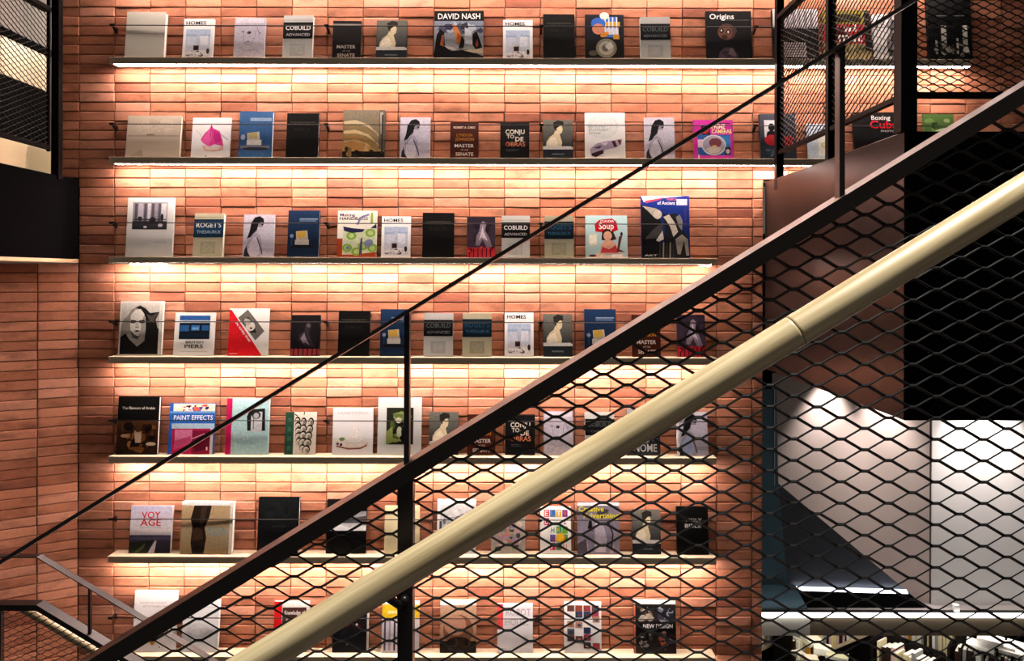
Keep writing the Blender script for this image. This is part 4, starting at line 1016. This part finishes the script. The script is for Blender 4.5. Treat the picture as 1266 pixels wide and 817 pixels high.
def expanded_metal(parent, org, ax, nrm, poly, phase=(0, 0), LW=0.0624, SWD=0.0281, w=0.0046, t=0.0015, tilt=35):
    """poly: convex CCW polygon in (along ax, up) metres measured from org"""
    org, ax, nrm = Vector(org), Vector(ax).normalized(), Vector(nrm).normalized()
    up = Vector((0, 0, 1))
    mb = MB()
    xs = [p[0] for p in poly]; ys = [p[1] for p in poly]
    i0, i1 = int((min(xs) - phase[0]) / (LW / 2)) - 2, int((max(xs) - phase[0]) / (LW / 2)) + 2
    j0, j1 = int((min(ys) - phase[1]) / (SWD / 2)) - 2, int((max(ys) - phase[1]) / (SWD / 2)) + 2
    kn = 0.07 * LW
    ct, st = math.cos(math.radians(tilt)), math.sin(math.radians(tilt))
    def bar(p, q, wide, thick, lean):
        c = clip_segment(p, q, poly)
        if not c: return
        a = org + ax * c[0][0] + up * c[0][1]; b = org + ax * c[1][0] + up * c[1][1]
        d = (b - a)
        if d.length < 1e-4: return
        d.normalize()
        s = nrm.cross(d).normalized()
        if s.z < 0: s = -s
        e1 = (nrm * ct + s * st * lean) * wide / 2; e2 = (s * ct - nrm * st * lean) * thick / 2
        vs = [a + e1 + e2, a + e1 - e2, a - e1 - e2, a - e1 + e2, b + e1 + e2, b + e1 - e2, b - e1 - e2, b - e1 + e2]
        mb.add(vs, [(0, 1, 5, 4), (1, 2, 6, 5), (2, 3, 7, 6), (3, 0, 4, 7), (0, 3, 2, 1), (4, 5, 6, 7)])
    for i in range(i0, i1):
        for j in range(j0, j1):
            if (i + j) % 2: continue
            x, y = phase[0] + i * LW / 2, phase[1] + j * SWD / 2
            bar((x - kn, y), (x + kn, y), w * 1.15, t * 1.6, 1)
            bar((x + kn * .85, y), (x + LW / 2 - kn * .85, y + SWD / 2), w, t, 1)
            bar((x + kn * .85, y), (x + LW / 2 - kn * .85, y - SWD / 2), w, t, 1)
    o = mb.build('mesh_panel', M_MESH, parent)
    o['kind'] = 'stuff'
    return o

def sloped_bar(mb, x0, z0, x1, z1, y0, y1, h):
    """flat bar along a slope, top edge through the two points, h = vertical height"""
    mb.prism([(x0, y0, z0), (x1, y0, z1), (x1, y0, z1 - h), (x0, y0, z0 - h)], (0, y1 - y0, 0))

# ---------------------------------------------------------------- near stair guard
SL = 0.618
YN = 1.05 - WD                               # front of the guard
ZB = lambda x: EYE - 0.1626 + SL * x         # top of the beam
ZT = lambda x: EYE + 0.039 + 0.6185 * x      # top of the thin rail
XA, XB = -1.25, 1.25
g = thing('stair_guard', 'near black steel stair guard of diamond mesh under a sloping beam', 'stair guard', (0, YN, EYE - 1.2))
def gp(mb, name, mat, **k):
    mb.v = [(x, y - YN, z - EYE + 1.2) for x, y, z in mb.v]
    return mb.build(name, mat, g, **k)
mb = MB(); sloped_bar(mb, XA, ZB(XA), XB, ZB(XB), YN, YN + 0.050, 0.0242); gp(mb, 'top_beam', M_STEEL)
mb = MB(); sloped_bar(mb, XA, ZT(XA), XB, ZT(XB), YN + 0.004, YN + 0.044, 0.0055); gp(mb, 'thin_rail', M_STEEL)
for u, w in ((502.5, .0070), (1042.5, .0072)):
    x = wx(u, 1.06)
    mb = MB(); mb.box(x - w / 2, x + w / 2, YN + .014, YN + .030, ZB(x) - .004, ZT(x) - .003); gp(mb, 'thin_upright', M_STEEL)
GH = 0.86
xp = wx(501.2, 1.05)
mb = MB(); mb.rbox(xp - .0100, xp + .0100, YN + .004, YN + .030, ZB(xp) - GH - .10, ZB(xp) - .018, .001); gp(mb, 'post', M_STEEL)
mb = MB(); sloped_bar(mb, XA, ZB(XA) - GH, XB, ZB(XB) - GH, YN, YN + .03, .03); gp(mb, 'bottom_beam', M_STEEL)
mb = MB(); sloped_bar(mb, XA, ZB(XA) - GH - .08, XB, ZB(XB) - GH - .08, YN - .012, YN + .0, .30); gp(mb, 'stringer', M_STEEL)
lat = P(747.7, 730.9, 1.05)
for a, b in ((XA, xp - .010), (xp + .010, XB)):
    poly = [(a, ZB(a) - GH - EYE - .002), (b, ZB(b) - GH - EYE - .002), (b, ZB(b) - .022 - EYE), (a, ZB(a) - .022 - EYE)]
    o = expanded_metal(g, (0, 0.012, 1.2), (1, 0, 0), (0, -1, 0), poly, (lat.x, lat.z - EYE), 0.0624, 0.02805)

# wooden handrail in front of it
YH = 0.985 - WD
SH = 0.6166
ZH = lambda x: EYE - 0.2805 + SH * x
hr = thing('handrail', 'round pale maple handrail running up in front of the mesh guard', 'handrail', (0, YH, EYE - .28))
hx = wx(983, .985) + .0005
for a, b in ((-1.1, hx - .0004), (hx + .0004, 1.25)):
    n = 26
    L = math.hypot(b - a, SH * (b - a))
    mb = MB()
    pts = []; rad = .0201
    mb2 = MB()
    c, s_ = 1 / math.hypot(1, SH), SH / math.hypot(1, SH)
    e = 0.0007
    l0 = a * math.hypot(1, SH)                     # measured along the whole rail, so the grain runs on
    prof = [(l0, rad - e), (l0 + e, rad), (l0 + .003, rad), (l0 + L - .003, rad), (l0 + L - e, rad), (l0 + L, rad - e)]
    vs = []; nseg = 40
    for (l, r) in prof:
        for j in range(nseg):
            q = 2 * math.pi * j / nseg
            vs.append((l, r * math.cos(q), r * math.sin(q)))
    fs = []
    for i in range(5):
        for j in range(nseg):
            fs.append([i * nseg + j, i * nseg + (j + 1) % nseg, (i + 1) * nseg + (j + 1) % nseg, (i + 1) * nseg + j])
    fs.append(list(range(nseg))[::-1]); fs.append([5 * nseg + j for j in range(nseg)])
    mb.add(vs, fs)
    o = mb.build('rail_length', M_RAILWOOD, hr, smooth=True)
    for p_ in o.data.polygons:                       # end faces and their tiny chamfers stay flat
        if abs(p_.normal.x) > .2: p_.use_smooth = False
    o.matrix_local = Matrix.Rotation(-math.atan(SH), 4, 'Y')
xb = wx(466, .985)
mb = MB(); mb.tube([Vector((xb, 0.004, SH * xb - .004)), Vector((xp - .004, 0.066, SH * xb - .050)), Vector((xp, 0.075, SH * xb - .052))], .0052, 8)
mb.build('bracket', M_STEEL, hr, smooth=True)
mb = MB(); mb.tube([Vector((xp, 0.058, SH * xb - .040)), Vector((xp, 0.070, SH * xb - .040))], .0055, 12)
mb.build('bolt', M_STEEL, hr, smooth=True)

# ---------------------------------------------------------------- guard of the lower flight on the left
D2 = 3.57; Y2 = D2 - WD
zk = EYE - 1.462; zr = EYE - 1.2495; SL2 = -0.597
xk = wx(46, D2)
g2 = thing('stair_guard', 'lower left stair guard with light grey rails descending to the right', 'stair guard', (xk, Y2, zk))
def g2p(mb, name, mat, **k):
    mb.v = [(x - xk, y - Y2, z - zk) for x, y, z in mb.v]
    return mb.build(name, mat, g2, **k)
def kinked(z, y0, y1, h, dx=0.0, xl=-2.9, xr=-.6):
    mb = MB(); k = xk + dx
    a = [(xl, z), (k, z), (xr, z + SL2 * (xr - k))]
    top = [Vector((x, y0, zz)) for x, zz in a]
    mb.prism([(x, y0, zz) for x, zz in a] + [(x, y0, zz - h) for x, zz in a[::-1]], (0, y1 - y0, 0))
    return mb
g2p(kinked(zr, Y2, Y2 + .040, .005), 'thin_rail', M_STEEL)
g2p(kinked(zk, Y2, Y2 + .058, .026), 'top_beam', M_STEEL)
g2p(kinked(zk - .72, Y2, Y2 + .03, .03), 'bottom_beam', M_STEEL)
g2p(kinked(zk - .78, Y2, Y2 + .012, .28), 'stringer', M_STEEL)
zz2 = lambda x: zk if x < xk else zk + SL2 * (x - xk)
for u in (112, -60):
    x = wx(u, D2 + .02)
    mb = MB(); mb.box(x - .005, x + .005, Y2 + .014, Y2 + .030, zz2(x) - .002, zz2(x) + zr - zk - .004); g2p(mb, 'thin_upright', M_STEEL)
for u in (-1, 500):
    x = wx(u, D2)
    mb = MB(); mb.box(x - .008, x + .008, Y2 + .004, Y2 + .030, zz2(x) - .80, zz2(x) - .02); g2p(mb, 'post', M_STEEL)
expanded_metal(g2, (0, .012, 0), (1, 0, 0), (0, -1, 0), [(-2.9 - xk, -.72), (0, -.72), (0, -.022), (-2.9 - xk, -.022)], (.013, .004))
expanded_metal(g2, (0, .012, 0), (1, 0, 0), (0, -1, 0), [(0, -.72), (1.45, -.72 + SL2 * 1.45), (1.45, -.022 + SL2 * 1.45), (0, -.022)], (.013, .004))
Dh = 3.65
hz = EYE - (750.5 - HOR) * Dh / F; hk = wx(25, Dh)
h2 = thing('handrail', 'short pale wood handrail behind the lower left mesh guard', 'handrail', (hk, Dh - WD, hz))
mb = MB(); mb.tube([(-.75, 0, 0), (0, 0, 0), (1.5, 0, SL2 * 1.5)], .0175, 20)
mb.build('rail_length', M_RAILWOOD, h2, smooth=True)
for x in (-.45, .35, 1.0):
    zc = 0 if x < 0 else SL2 * x
    mb = MB(); mb.tube([(x, 0, zc - .008), (x, -.035, zc - .05), (x, -.055, zc - .05)], .005, 6); mb.build('bracket', M_STEEL, h2)

# ---------------------------------------------------------------- right landing
XR2 = 1.437; DL = 2.965; YL = DL - WD
ZU, ZD = EYE + 0.530, EYE - 0.528
land = thing('stair_landing', 'deep black landing block jutting out from the wall on the right', 'landing', (XR2, YL, ZD))
def lp(mb, name, mat):
    mb.v = [(x - XR2, y - YL, z - ZD) for x, y, z in mb.v]
    return mb.build(name, mat, land)
mb = MB(); mb.rbox(XR2, XR2 + .012, YL, -.004, ZD, ZU, .0015); lp(mb, 'side_plate', M_TINTSTEEL)
mb = MB(); mb.rbox(XR2 + .0005, 3.9, YL - .006, YL + .006, ZD, ZU, .0015); lp(mb, 'front_plate', M_BLACK)
mb = MB(); mb.box(XR2 + .013, 3.9, YL + .007, -.004, ZD + .01, ZU - .012); lp(mb, 'core', M_BLACK)

def guard_frame(parent, org, ax, nrm, length, posts, label=None, phase=(0, 0)):
    """bottom rail, top rail and mesh between; org at landing level; posts: (along, half width, name)"""
    org, ax, nrm = Vector(org), Vector(ax), Vector(nrm)
    M = Matrix(((ax.x, nrm.x, 0, org.x), (ax.y, nrm.y, 0, org.y), (0, 0, 1, org.z), (0, 0, 0, 1)))
    mb = MB(); mb.rbox(0, length, -.012, .012, .128, .150, .0015, M); mb.build('bottom_rail', M_POST, parent)
    mb = MB(); mb.rbox(0, length, -.022, .022, .860, .886, .0015, M); mb.build('top_rail', M_POST, parent)
    for s, hw, z0 in posts:
        mb = MB(); mb.rbox(s - hw, s + hw, -hw, hw, z0, 1.15, .0015, M); mb.build('post', M_POST, parent)
    expanded_metal(parent, org, ax, nrm, [(0, .148), (length, .148), (length, .862), (0, .862)], phase)

XG = XR2 + .018
rg = thing('landing_guard', 'black mesh guard along the side edge of the right landing', 'stair guard', (0, 0, 0))
y0s, y1s = 2.985 - WD, 4.40 - WD
guard_frame(rg, (XG, y0s, ZU), (0, 1, 0), (-1, 0, 0), y1s - y0s + .02, ((4.413 - 2.985, .020, -.06), (3.70 - 2.985, .018, 0)), phase=(.01, .01))
fg = thing('landing_guard', 'black mesh guard across the front of the right landing', 'stair guard', (0, 0, 0))
guard_frame(fg, (XG, YL + .03, ZU), (1, 0, 0), (0, -1, 0), 2.2, ((0.0, .030, 0), (1.1, .02, 0)), phase=(.008, .0))

# ---------------------------------------------------------------- left landing, upper
XLS = -2.466
ll = thing('stair_landing', 'black landing block with pale wood underside at the left edge', 'landing', (XLS, -2.2, EYE + .078))
def llp(mb, name, mat):
    mb.v = [(x - XLS, y + 2.2, z - EYE - .078) for x, y, z in mb.v]
    return mb.build(name, mat, ll)
mb = MB(); mb.box(-3.7, XLS, -2.2, -.004, EYE + .084, EYE + .534); llp(mb, 'block', M_BLACK)
mb = MB(); mb.rbox(-3.7, XLS + .004, -2.2, -.004, EYE + .062, EYE + .083, .002); llp(mb, 'soffit_board', M_PANEL)
lg = thing('landing_guard', 'black mesh guard on the left landing in the upper left corner', 'stair guard', (0, 0, 0))
zl = EYE + .534
guard_frame(lg, (XLS - .012, -2.2, zl), (0, 1, 0), (1, 0, 0), 4.31 - WD + 2.2, ((4.40 - WD + 2.2, .021, -.02), (3.0 - WD + 2.2, .016, 0), (4.32 - WD + 2.2, .008, .12)), phase=(.0, .01))
# panelled side wall of the room behind the left landing
XW = -2.78
wu = MB(); wu.box(XW - .10, XW - .02, -2.4, 1.2, EYE + .54, EYE + 2.4)
wul = wu.build('wall_left_upper', plain('grey_brown_plaster', (0.17, 0.13, 0.115), 0.8, noise=.1, nscale=5))
tag(wul, 'panelled wall behind the left landing with beige boards', kind='structure')
def wpanel(name, z0, z1, yend, mat, th=.02):
    mb = MB(); mb.rbox(XW - .02, XW - .02 + th, -2.4, yend, EYE + z0, EYE + z1, .002); return mb.build(name, mat, wul)
wpanel('board', .545, .74, XW / -.569 - WD, M_PANEL)
wpanel('dark_panel', .742, 1.085, .26, M_BLACK, .015)
wpanel('board', 1.088, 1.30, XW / -.5755 - WD, M_PANEL)
wpanel('trim', 1.302, 1.345, .26, M_BLACK, .03)
mb = MB(); mb.box(-4.6, XUL - .0, 1.2, 1.3, EYE + .54, EYE + 2.4)
tag(mb.build('wall_far_left', M_BLACK), 'dark wall beyond the left landing', kind='structure')

# ---------------------------------------------------------------- room behind, seen under the right landing
ZS = EYE - 2.69                                 # its floor
DS = 6.5; YS = DS - WD
fl = MB(); fl.box(0.6, 7.5, YS + .02, 6.0, ZS - .18, ZS)
tag(fl.build('floor_upper', M_CONC), 'floor slab of the lit room behind the stair', kind='structure')
x9 = wx(1003, 6.47)
mb = MB(); mb.box(x9, 7.5, YS - .02, YS + .02, ZS - .19, ZS - .04); tag(mb.build('trim_1', M_OLIVE), 'olive brown fascia under the long white light line', kind='structure')
mb = MB(); mb.box(1.2, x9 - .001, YS - .024, YS + .02, ZS - .19, ZS - .04); tag(mb.build('trim_2', M_CREAM), 'cream end of the slab fascia beside the brick wall', kind='structure')
ls = thing('light_line', 'long white light strip along the slab edge of the room behind', 'light', (1.2, YS, ZS - .04))
mb = MB(); mb.rbox(0, 6.3, -.052, -.022, .006, .036, .003); mb.build('diffuser', M_LEDW, ls)
mb = MB(); mb.box(0, 6.3, -.021, .014, .002, .036); mb.build('channel', M_STEEL, ls)
mb = MB(); mb.rbox(wx(1181, 6.48), wx(1188, 6.48), YS - .02, YS + .02, ZS, ZS + .055, .003); o = mb.build('edge_marker', plain('white_plastic', (.75, .74, .70), .5)); tag(o, 'small white block standing on the light line', 'block')
# walls of that room
XC = wx(1153, 6.62)
mb = MB(); mb.box(XC, 7.6, 6.62 - WD, 6.632 - WD, ZS, EYE - .74); o = mb.build('wall_grey', M_GREYWALL); tag(o, 'pale grey wall washed by a spotlight under the landing', kind='structure')
pl0 = Vector((XC, 6.66 - WD, 0)); pl1 = Vector((wx(955, 7.5), 7.5 - WD, 0)); dd = (pl0 - pl1)
mb = MB(); nn = Vector((-dd.y, dd.x, 0)).normalized() * .08
mb.prism([pl0 + Vector((0, 0, ZS)), pl1 + Vector((0, 0, ZS)), pl1 + Vector((0, 0, EYE - .74)), pl0 + Vector((0, 0, EYE - .74))], nn)
tag(mb.build('wall_pink', M_PINK), 'pinkish wall with two bright spotlight pools', kind='structure')
mb = MB(); mb.box(-1.5, 8.5, 9.6 - WD, 9.7 - WD, 0, EYE + .5); tag(mb.build('wall_far', M_BLACK), kind='structure')  # backdrop coloured black to stand for the unlit void
mb = MB(); mb.box(8.0, 8.1, 0.2, 9.7 - WD, 0, EYE + .5); tag(mb.build('wall_right', M_BLACK), kind='structure')
mb = MB(); mb.box(-1.5, 8.0, 6.15 - WD, 9.6 - WD, EYE - .74, EYE - .64); tag(mb.build('ceiling', M_BLACK), kind='structure')
# spotlights in its ceiling
def downlight(x, y, tx, ty, power, angle, label):
    s = thing('downlight', label, 'light', (x, y, EYE - .742), 'ceiling spotlights of the room behind')
    mb = MB()
    n = 20
    ring = [(.05, 0), (.05, -.012), (.036, -.012), (.034, -.002)]
    for r, z in ring:
        mb.v += [(r * math.cos(2 * math.pi * j / n), r * math.sin(2 * math.pi * j / n), z) for j in range(n)]
    for i in range(3):
        for j in range(n):
            mb.f.append([i * n + j, i * n + (j + 1) % n, (i + 1) * n + (j + 1) % n, (i + 1) * n + j]); mb.c.append(None)
    mb.build('bezel', M_STEEL, s)
    l = spot_light('spot', (0, 0, -.02), (tx - x, ty - y, -1.3), power, (1.0, .92, .88), angle, 1.0, .03)
    l.parent = s
def pinkpt(u): 
    t = None
    for i in range(400):
        q = pl1 + dd * (i / 399)
        if 633 + q.x * F / (q.y + WD) >= u: return q
    return pl0
for u in (1022, 1092):
    q = pinkpt(u); m = -Vector((-dd.y, dd.x, 0)).normalized()
    if m.y > 0: m = -m
    c = q + m * .17
    downlight(c.x, c.y, q.x, q.y, 105, 66, 'spotlight above the %s light pool on the pink wall' % ('left' if u < 1050 else 'right'))
downlight(wx(1215, 6.62), 6.62 - WD - .20, wx(1215, 6.62), 6.62 - WD, 240, 84, 'spotlight above the grey wall under the landing')
# black sloping panel with its light
DT = 6.61; YT = DT - WD
sp = thing('sloping_panel', 'black triangular panel with a sloping edge in the room behind', 'panel', P(960, 755, DT))
def loc(o, mb):
    q = o.location
    mb.v = [(a - q.x, b - q.y, c - q.z) for a, b, c in mb.v]; return mb
M_PANELBLK = plain('dark_blue_black_panel', (0.040, 0.045, 0.058), 0.45)
mb = MB(); mb.prism([P(955, 590, DT), P(1152, 754, DT), P(955, 754, DT)], (0, .012, 0)); loc(sp, mb).build('board', M_PANELBLK, sp)
mb = MB(); a = P(978, 733, DT - .045); b = P(1128, 737, DT - .045)
mb.prism([P(982, 730, DT - .05), P(1126, 733, DT - .05), P(1150, 754, DT - .05), P(1003, 754, DT - .05)], (0, .045, 0)); loc(sp, mb).build('ledge', M_BLACK, sp)
mb = MB(); mb.prism([P(986, 724.5, DT - .045), P(1122, 728, DT - .045), P(1124, 733, DT - .045), P(986, 729, DT - .045)], (0, .012, 0)); loc(sp, mb).build('led_tube', M_LEDB, sp)
# teal pier next to the brick wall
tp = thing('pier', 'narrow dark teal pier beside the end of the brick wall', 'pier', P(944, 750.6, 6.55))
mb = MB(); mb.prism([P(936, 480, 6.55), P(960, 480, 6.55), P(963, 600, 6.55), P(975, 722, 6.55), P(936, 722, 6.55)], (0, .02, 0)); loc(tp, mb).build('shaft', M_TEAL, tp)
mb = MB(); mb.prism([P(936, 723, 6.53), P(984, 723, 6.53), P(1000, 751.9, 6.53), P(936, 751.9, 6.53)], (0, .03, 0)); loc(tp, mb).build('foot', M_TEAL, tp)
mb = MB(); mb.prism([P(957.6, 480, 6.546), P(958.6, 480, 6.546), P(958.8, 600, 6.546), P(957.8, 600, 6.546)], (0, .003, 0)); loc(tp, mb).build('edge_strip', plain('bright_metal', (.55, .55, .58), .25, .9), tp)

# ---------------------------------------------------------------- library below: bookcases and their books
area_light('back_room_fill', (wx(1190, 6.35), 6.3 - WD, EYE - .76), (wx(1160, 6.35), 6.6 - WD, ZS), 1.0, .15, 9.0, (1.0, .93, .88))  # unseen fill panel added to lift the lower walls of the back room
area_light('library_ceiling_light', (wx(1110, 7.2), 7.0 - WD, ZS - .22), (wx(1110, 7.2), 7.9 - WD, ZS - 1.3), 2.4, .35, 20.0, (1.0, .92, .82))
flo = MB(); flo.box(-9, 9, -7, 9.7 - WD, -.1, 0); tag(flo.build('floor', M_CONC), 'dark floor far below', kind='structure')
M_CASE = wood_material('bookcase_wood', (0.50, 0.40, 0.24), (0.62, 0.52, 0.34), (6, 30, 30), .5)
M_CASEDARK = plain('bookcase_dark', (0.010, 0.008, 0.007), .8, 0, 0.0)
LIBCOL = [('white', 'e8e6e0'), ('cream', 'd8cca8'), ('pale pink', 'd8b8b0'), ('black', '17161a'), ('dark brown', '3a2a20'), ('ochre', 'b88a34'), ('grey', '9a9894'), ('red', 'b03a30'), ('olive green', '5c6a3a'), ('pale yellow', 'e0d29a')]
WTS = [7, 6, 3, 3, 2, 1.5, 2, .7, .7, 2]
libcount = {}
ORD = ['first', 'second', 'third', 'fourth', 'fifth', 'sixth', 'seventh', 'eighth', 'ninth', 'tenth', 'eleventh', 'twelfth', 'thirteenth', 'fourteenth', 'fifteenth', 'sixteenth']
def lib_row(name, u1, v1, u2, v2, dfar, hmin, hmax, side, rng, label, palette=None, plank=True, depth=.2, tmin=.018, tmax=.042, drop=0.0):
    """a plank between two picture points at one height; books stand on it spine out, facing the viewer"""
    if (v2 < v1): d2 = dfar; d1 = dfar * (v2 - HOR) / (v1 - HOR)
    else: d1 = dfar; d2 = dfar * (v1 - HOR) / (v2 - HOR)
    a, b = P(u1, v1, d1), P(u2, v2, d2); b.z = a.z
    ax = (b - a).normalized(); L = (b - a).length
    n = Vector((ax.y, -ax.x, 0))
    if n.y > 0: n = -n                     # towards the viewer
    rot = math.atan2(ax.y, ax.x)
    case = thing('bookcase', label, 'bookcase', (a.x, a.y, a.z)); case.rotation_euler = (0, 0, rot)
    back = (-n).dot(Vector((-math.sin(rot), math.cos(rot), 0))) > 0
    yb = 1 if back else -1
    mb = MB(); mb.rbox(-.03, L + .03, min(0, yb * depth), max(0, yb * depth), -.028, 0, .002); mb.build('plank', M_CASE if plank else M_CASEDARK, case)
    mb = MB(); mb.box(-.03, L + .03, min(yb * depth, yb * (depth + .02)), max(yb * depth, yb * (depth + .02)), -.30, .30); mb.build('back_panel', M_CASEDARK, case)
    for x in (-.05, L + .03):
        mb = MB(); mb.box(x, x + .02, min(0, yb * depth), max(0, yb * depth), -a.z, .30); mb.build('side_panel', M_CASEDARK, case)
    x = .004
    while x < L - .03:
        t = rng.uniform(tmin, tmax); h = rng.uniform(hmin, hmax); w = rng.uniform(.13, .17)
        nm, hx = rng.choices(LIBCOL if palette is None else palette, WTS if palette is None else None)[0]
        key = (name, nm); libcount[key] = libcount.get(key, 0) + 1
        o = thing('book', '%s %s book from the left %s' % (ORD[libcount[key] - 1], nm, name), 'book', group='%s books %s' % (nm, name))
        o.matrix_world = Matrix.Translation(a + ax * (x + t / 2) + Vector((0, 0, .0005))) @ Matrix.Rotation(rot, 4, 'Z') @ Matrix.Rotation(rng.gauss(0, .02), 4, 'Y')
        y0, y1 = (.012, .012 + w) if yb > 0 else (-.012 - w, -.012)
        mb = MB(); mb.rbox(-t / 2, t / 2, y0, y1, 0, h, .002); mb.build('cover', cover_mat(hx), o)
        mb = MB(); mb.box(-t / 2 + .002, t / 2 - .002, y0 + .004, y1 - .001, h - .004, h + .0008); mb.build('page_block', M_PAPER, o)
        x += t + rng.uniform(.0005, .004)
        if rng.random() < .07: x += rng.uniform(.01, .04)
    return a, ax, rot
rl = random.Random(77)
lib_row('on the bookcase by the brick wall end', 938, 803, 974, 786, 7.9, .16, .22, 1, rl, 'pale bookcase beside the end of the brick wall')
lib_row('on the middle bookcase', 984, 819, 1078, 780, 8.1, .17, .24, 1, rl, 'middle bookcase whose shelf rises to the right')
lib_row('on the pale sloping shelf', 1094, 779, 1178, 816, 8.0, .20, .27, 1, rl, 'bookcase with a pale shelf sloping down to the right')
lib_row('on the low shelf', 1084, 829, 1150, 856, 7.3, .22, .29, 1, rl, 'low bookcase under the pale sloping shelf')
lib_row('on the right hand bookcase', 1180, 842, 1290, 872, 7.1, .26, .33, 1, rl, 'bookcase at the lower right with white piles on top', palette=[('white', 'e8e6e4'), ('black', '17161a'), ('pale pink', 'd8b0a8'), ('dark brown', '3a2a20'), ('grey', '8a8890'), ('olive green', '5c6a3a'), ('red', 'b04030')], plank=False)
# loose white volumes lying on the right hand bookcase
for i, (u, v, du, dz, rz) in enumerate(((1213, 798, 30, .030, .25), (1226, 790, 28, .028, .32), (1240, 797, 26, .03, .2), (1252, 805, 28, .03, .28), (1262, 800, 28, .03, .3))):
    d = 7.0 - .06 * (i % 2)
    c = P(u, v, d)
    o = thing('book', '%s of the white volumes lying on the lower right bookcase' % ('leftmost', 'second from left', 'middle', 'second from right', 'rightmost')[i], 'book', group='white volumes lying on the bookcase')
    o.location = c; o.rotation_euler = (0, .08, -rz - .3)
    w = du * d / F
    mb = MB(); mb.rbox(-w / 2, w / 2, -.08, .08, 0, dz, .002); mb.build('cover', cover_mat('eceae8'), o)
    mb = MB(); mb.box(-w / 2 - .0008, w / 2 + .0008, -.0808, .07, .004, dz - .004); mb.build('page_block', M_PAPER, o)
# a reading table with open and stacked books in the middle of that room
for i, (u, v, d, w, dp, dz, rz, hx, nm) in enumerate(((1003, 786, 7.2, .15, .12, .05, .5, 'c9c4b0', 'grey cream'), (1018, 800, 7.1, .14, .12, .06, -.4, 'dcd6c4', 'cream'), (1036, 806, 7.0, .18, .12, .03, -.5, 'b8b494', 'sage'), (988, 803, 7.1, .09, .09, .03, .3, 'ccc4b4', 'small stone coloured'), (1004, 812, 7.0, .11, .1, .05, -.2, 'd8c8b4', 'sand coloured'))):
    o = thing('book', '%s volume lying on the dark reading table behind the mesh' % nm, 'book', group='volumes on the reading table')
    c = P(u, v + 6, d); o.location = c; o.rotation_euler = (.35 if i == 0 else .0, 0, rz)
    mb = MB(); mb.rbox(-w / 2, w / 2, -dp / 2, dp / 2, 0, dz, .002); mb.build('cover', cover_mat(hx), o)
    mb = MB(); mb.box(-w / 2 + .004, w / 2 + .0008, -dp / 2 - .0008, dp / 2 - .004, .004, dz - .004); mb.build('page_block', M_PAPER, o)
c = P(1010, 830, 7.1)
tb = thing('reading_table', 'dark reading table under the loose volumes in the library below', 'table', (c.x, c.y, 0))
mb = MB(); mb.rbox(-.42, .42, -.22, .22, c.z - .03, c.z, .004); mb.build('table_top', M_CASEDARK, tb)
for sx in (-1, 1):
    for sy in (-1, 1):
        mb = MB(); mb.box(sx * .38 - .02, sx * .38 + .02, sy * .18 - .02, sy * .18 + .02, 0, c.z - .03); mb.build('leg', M_CASEDARK, tb)
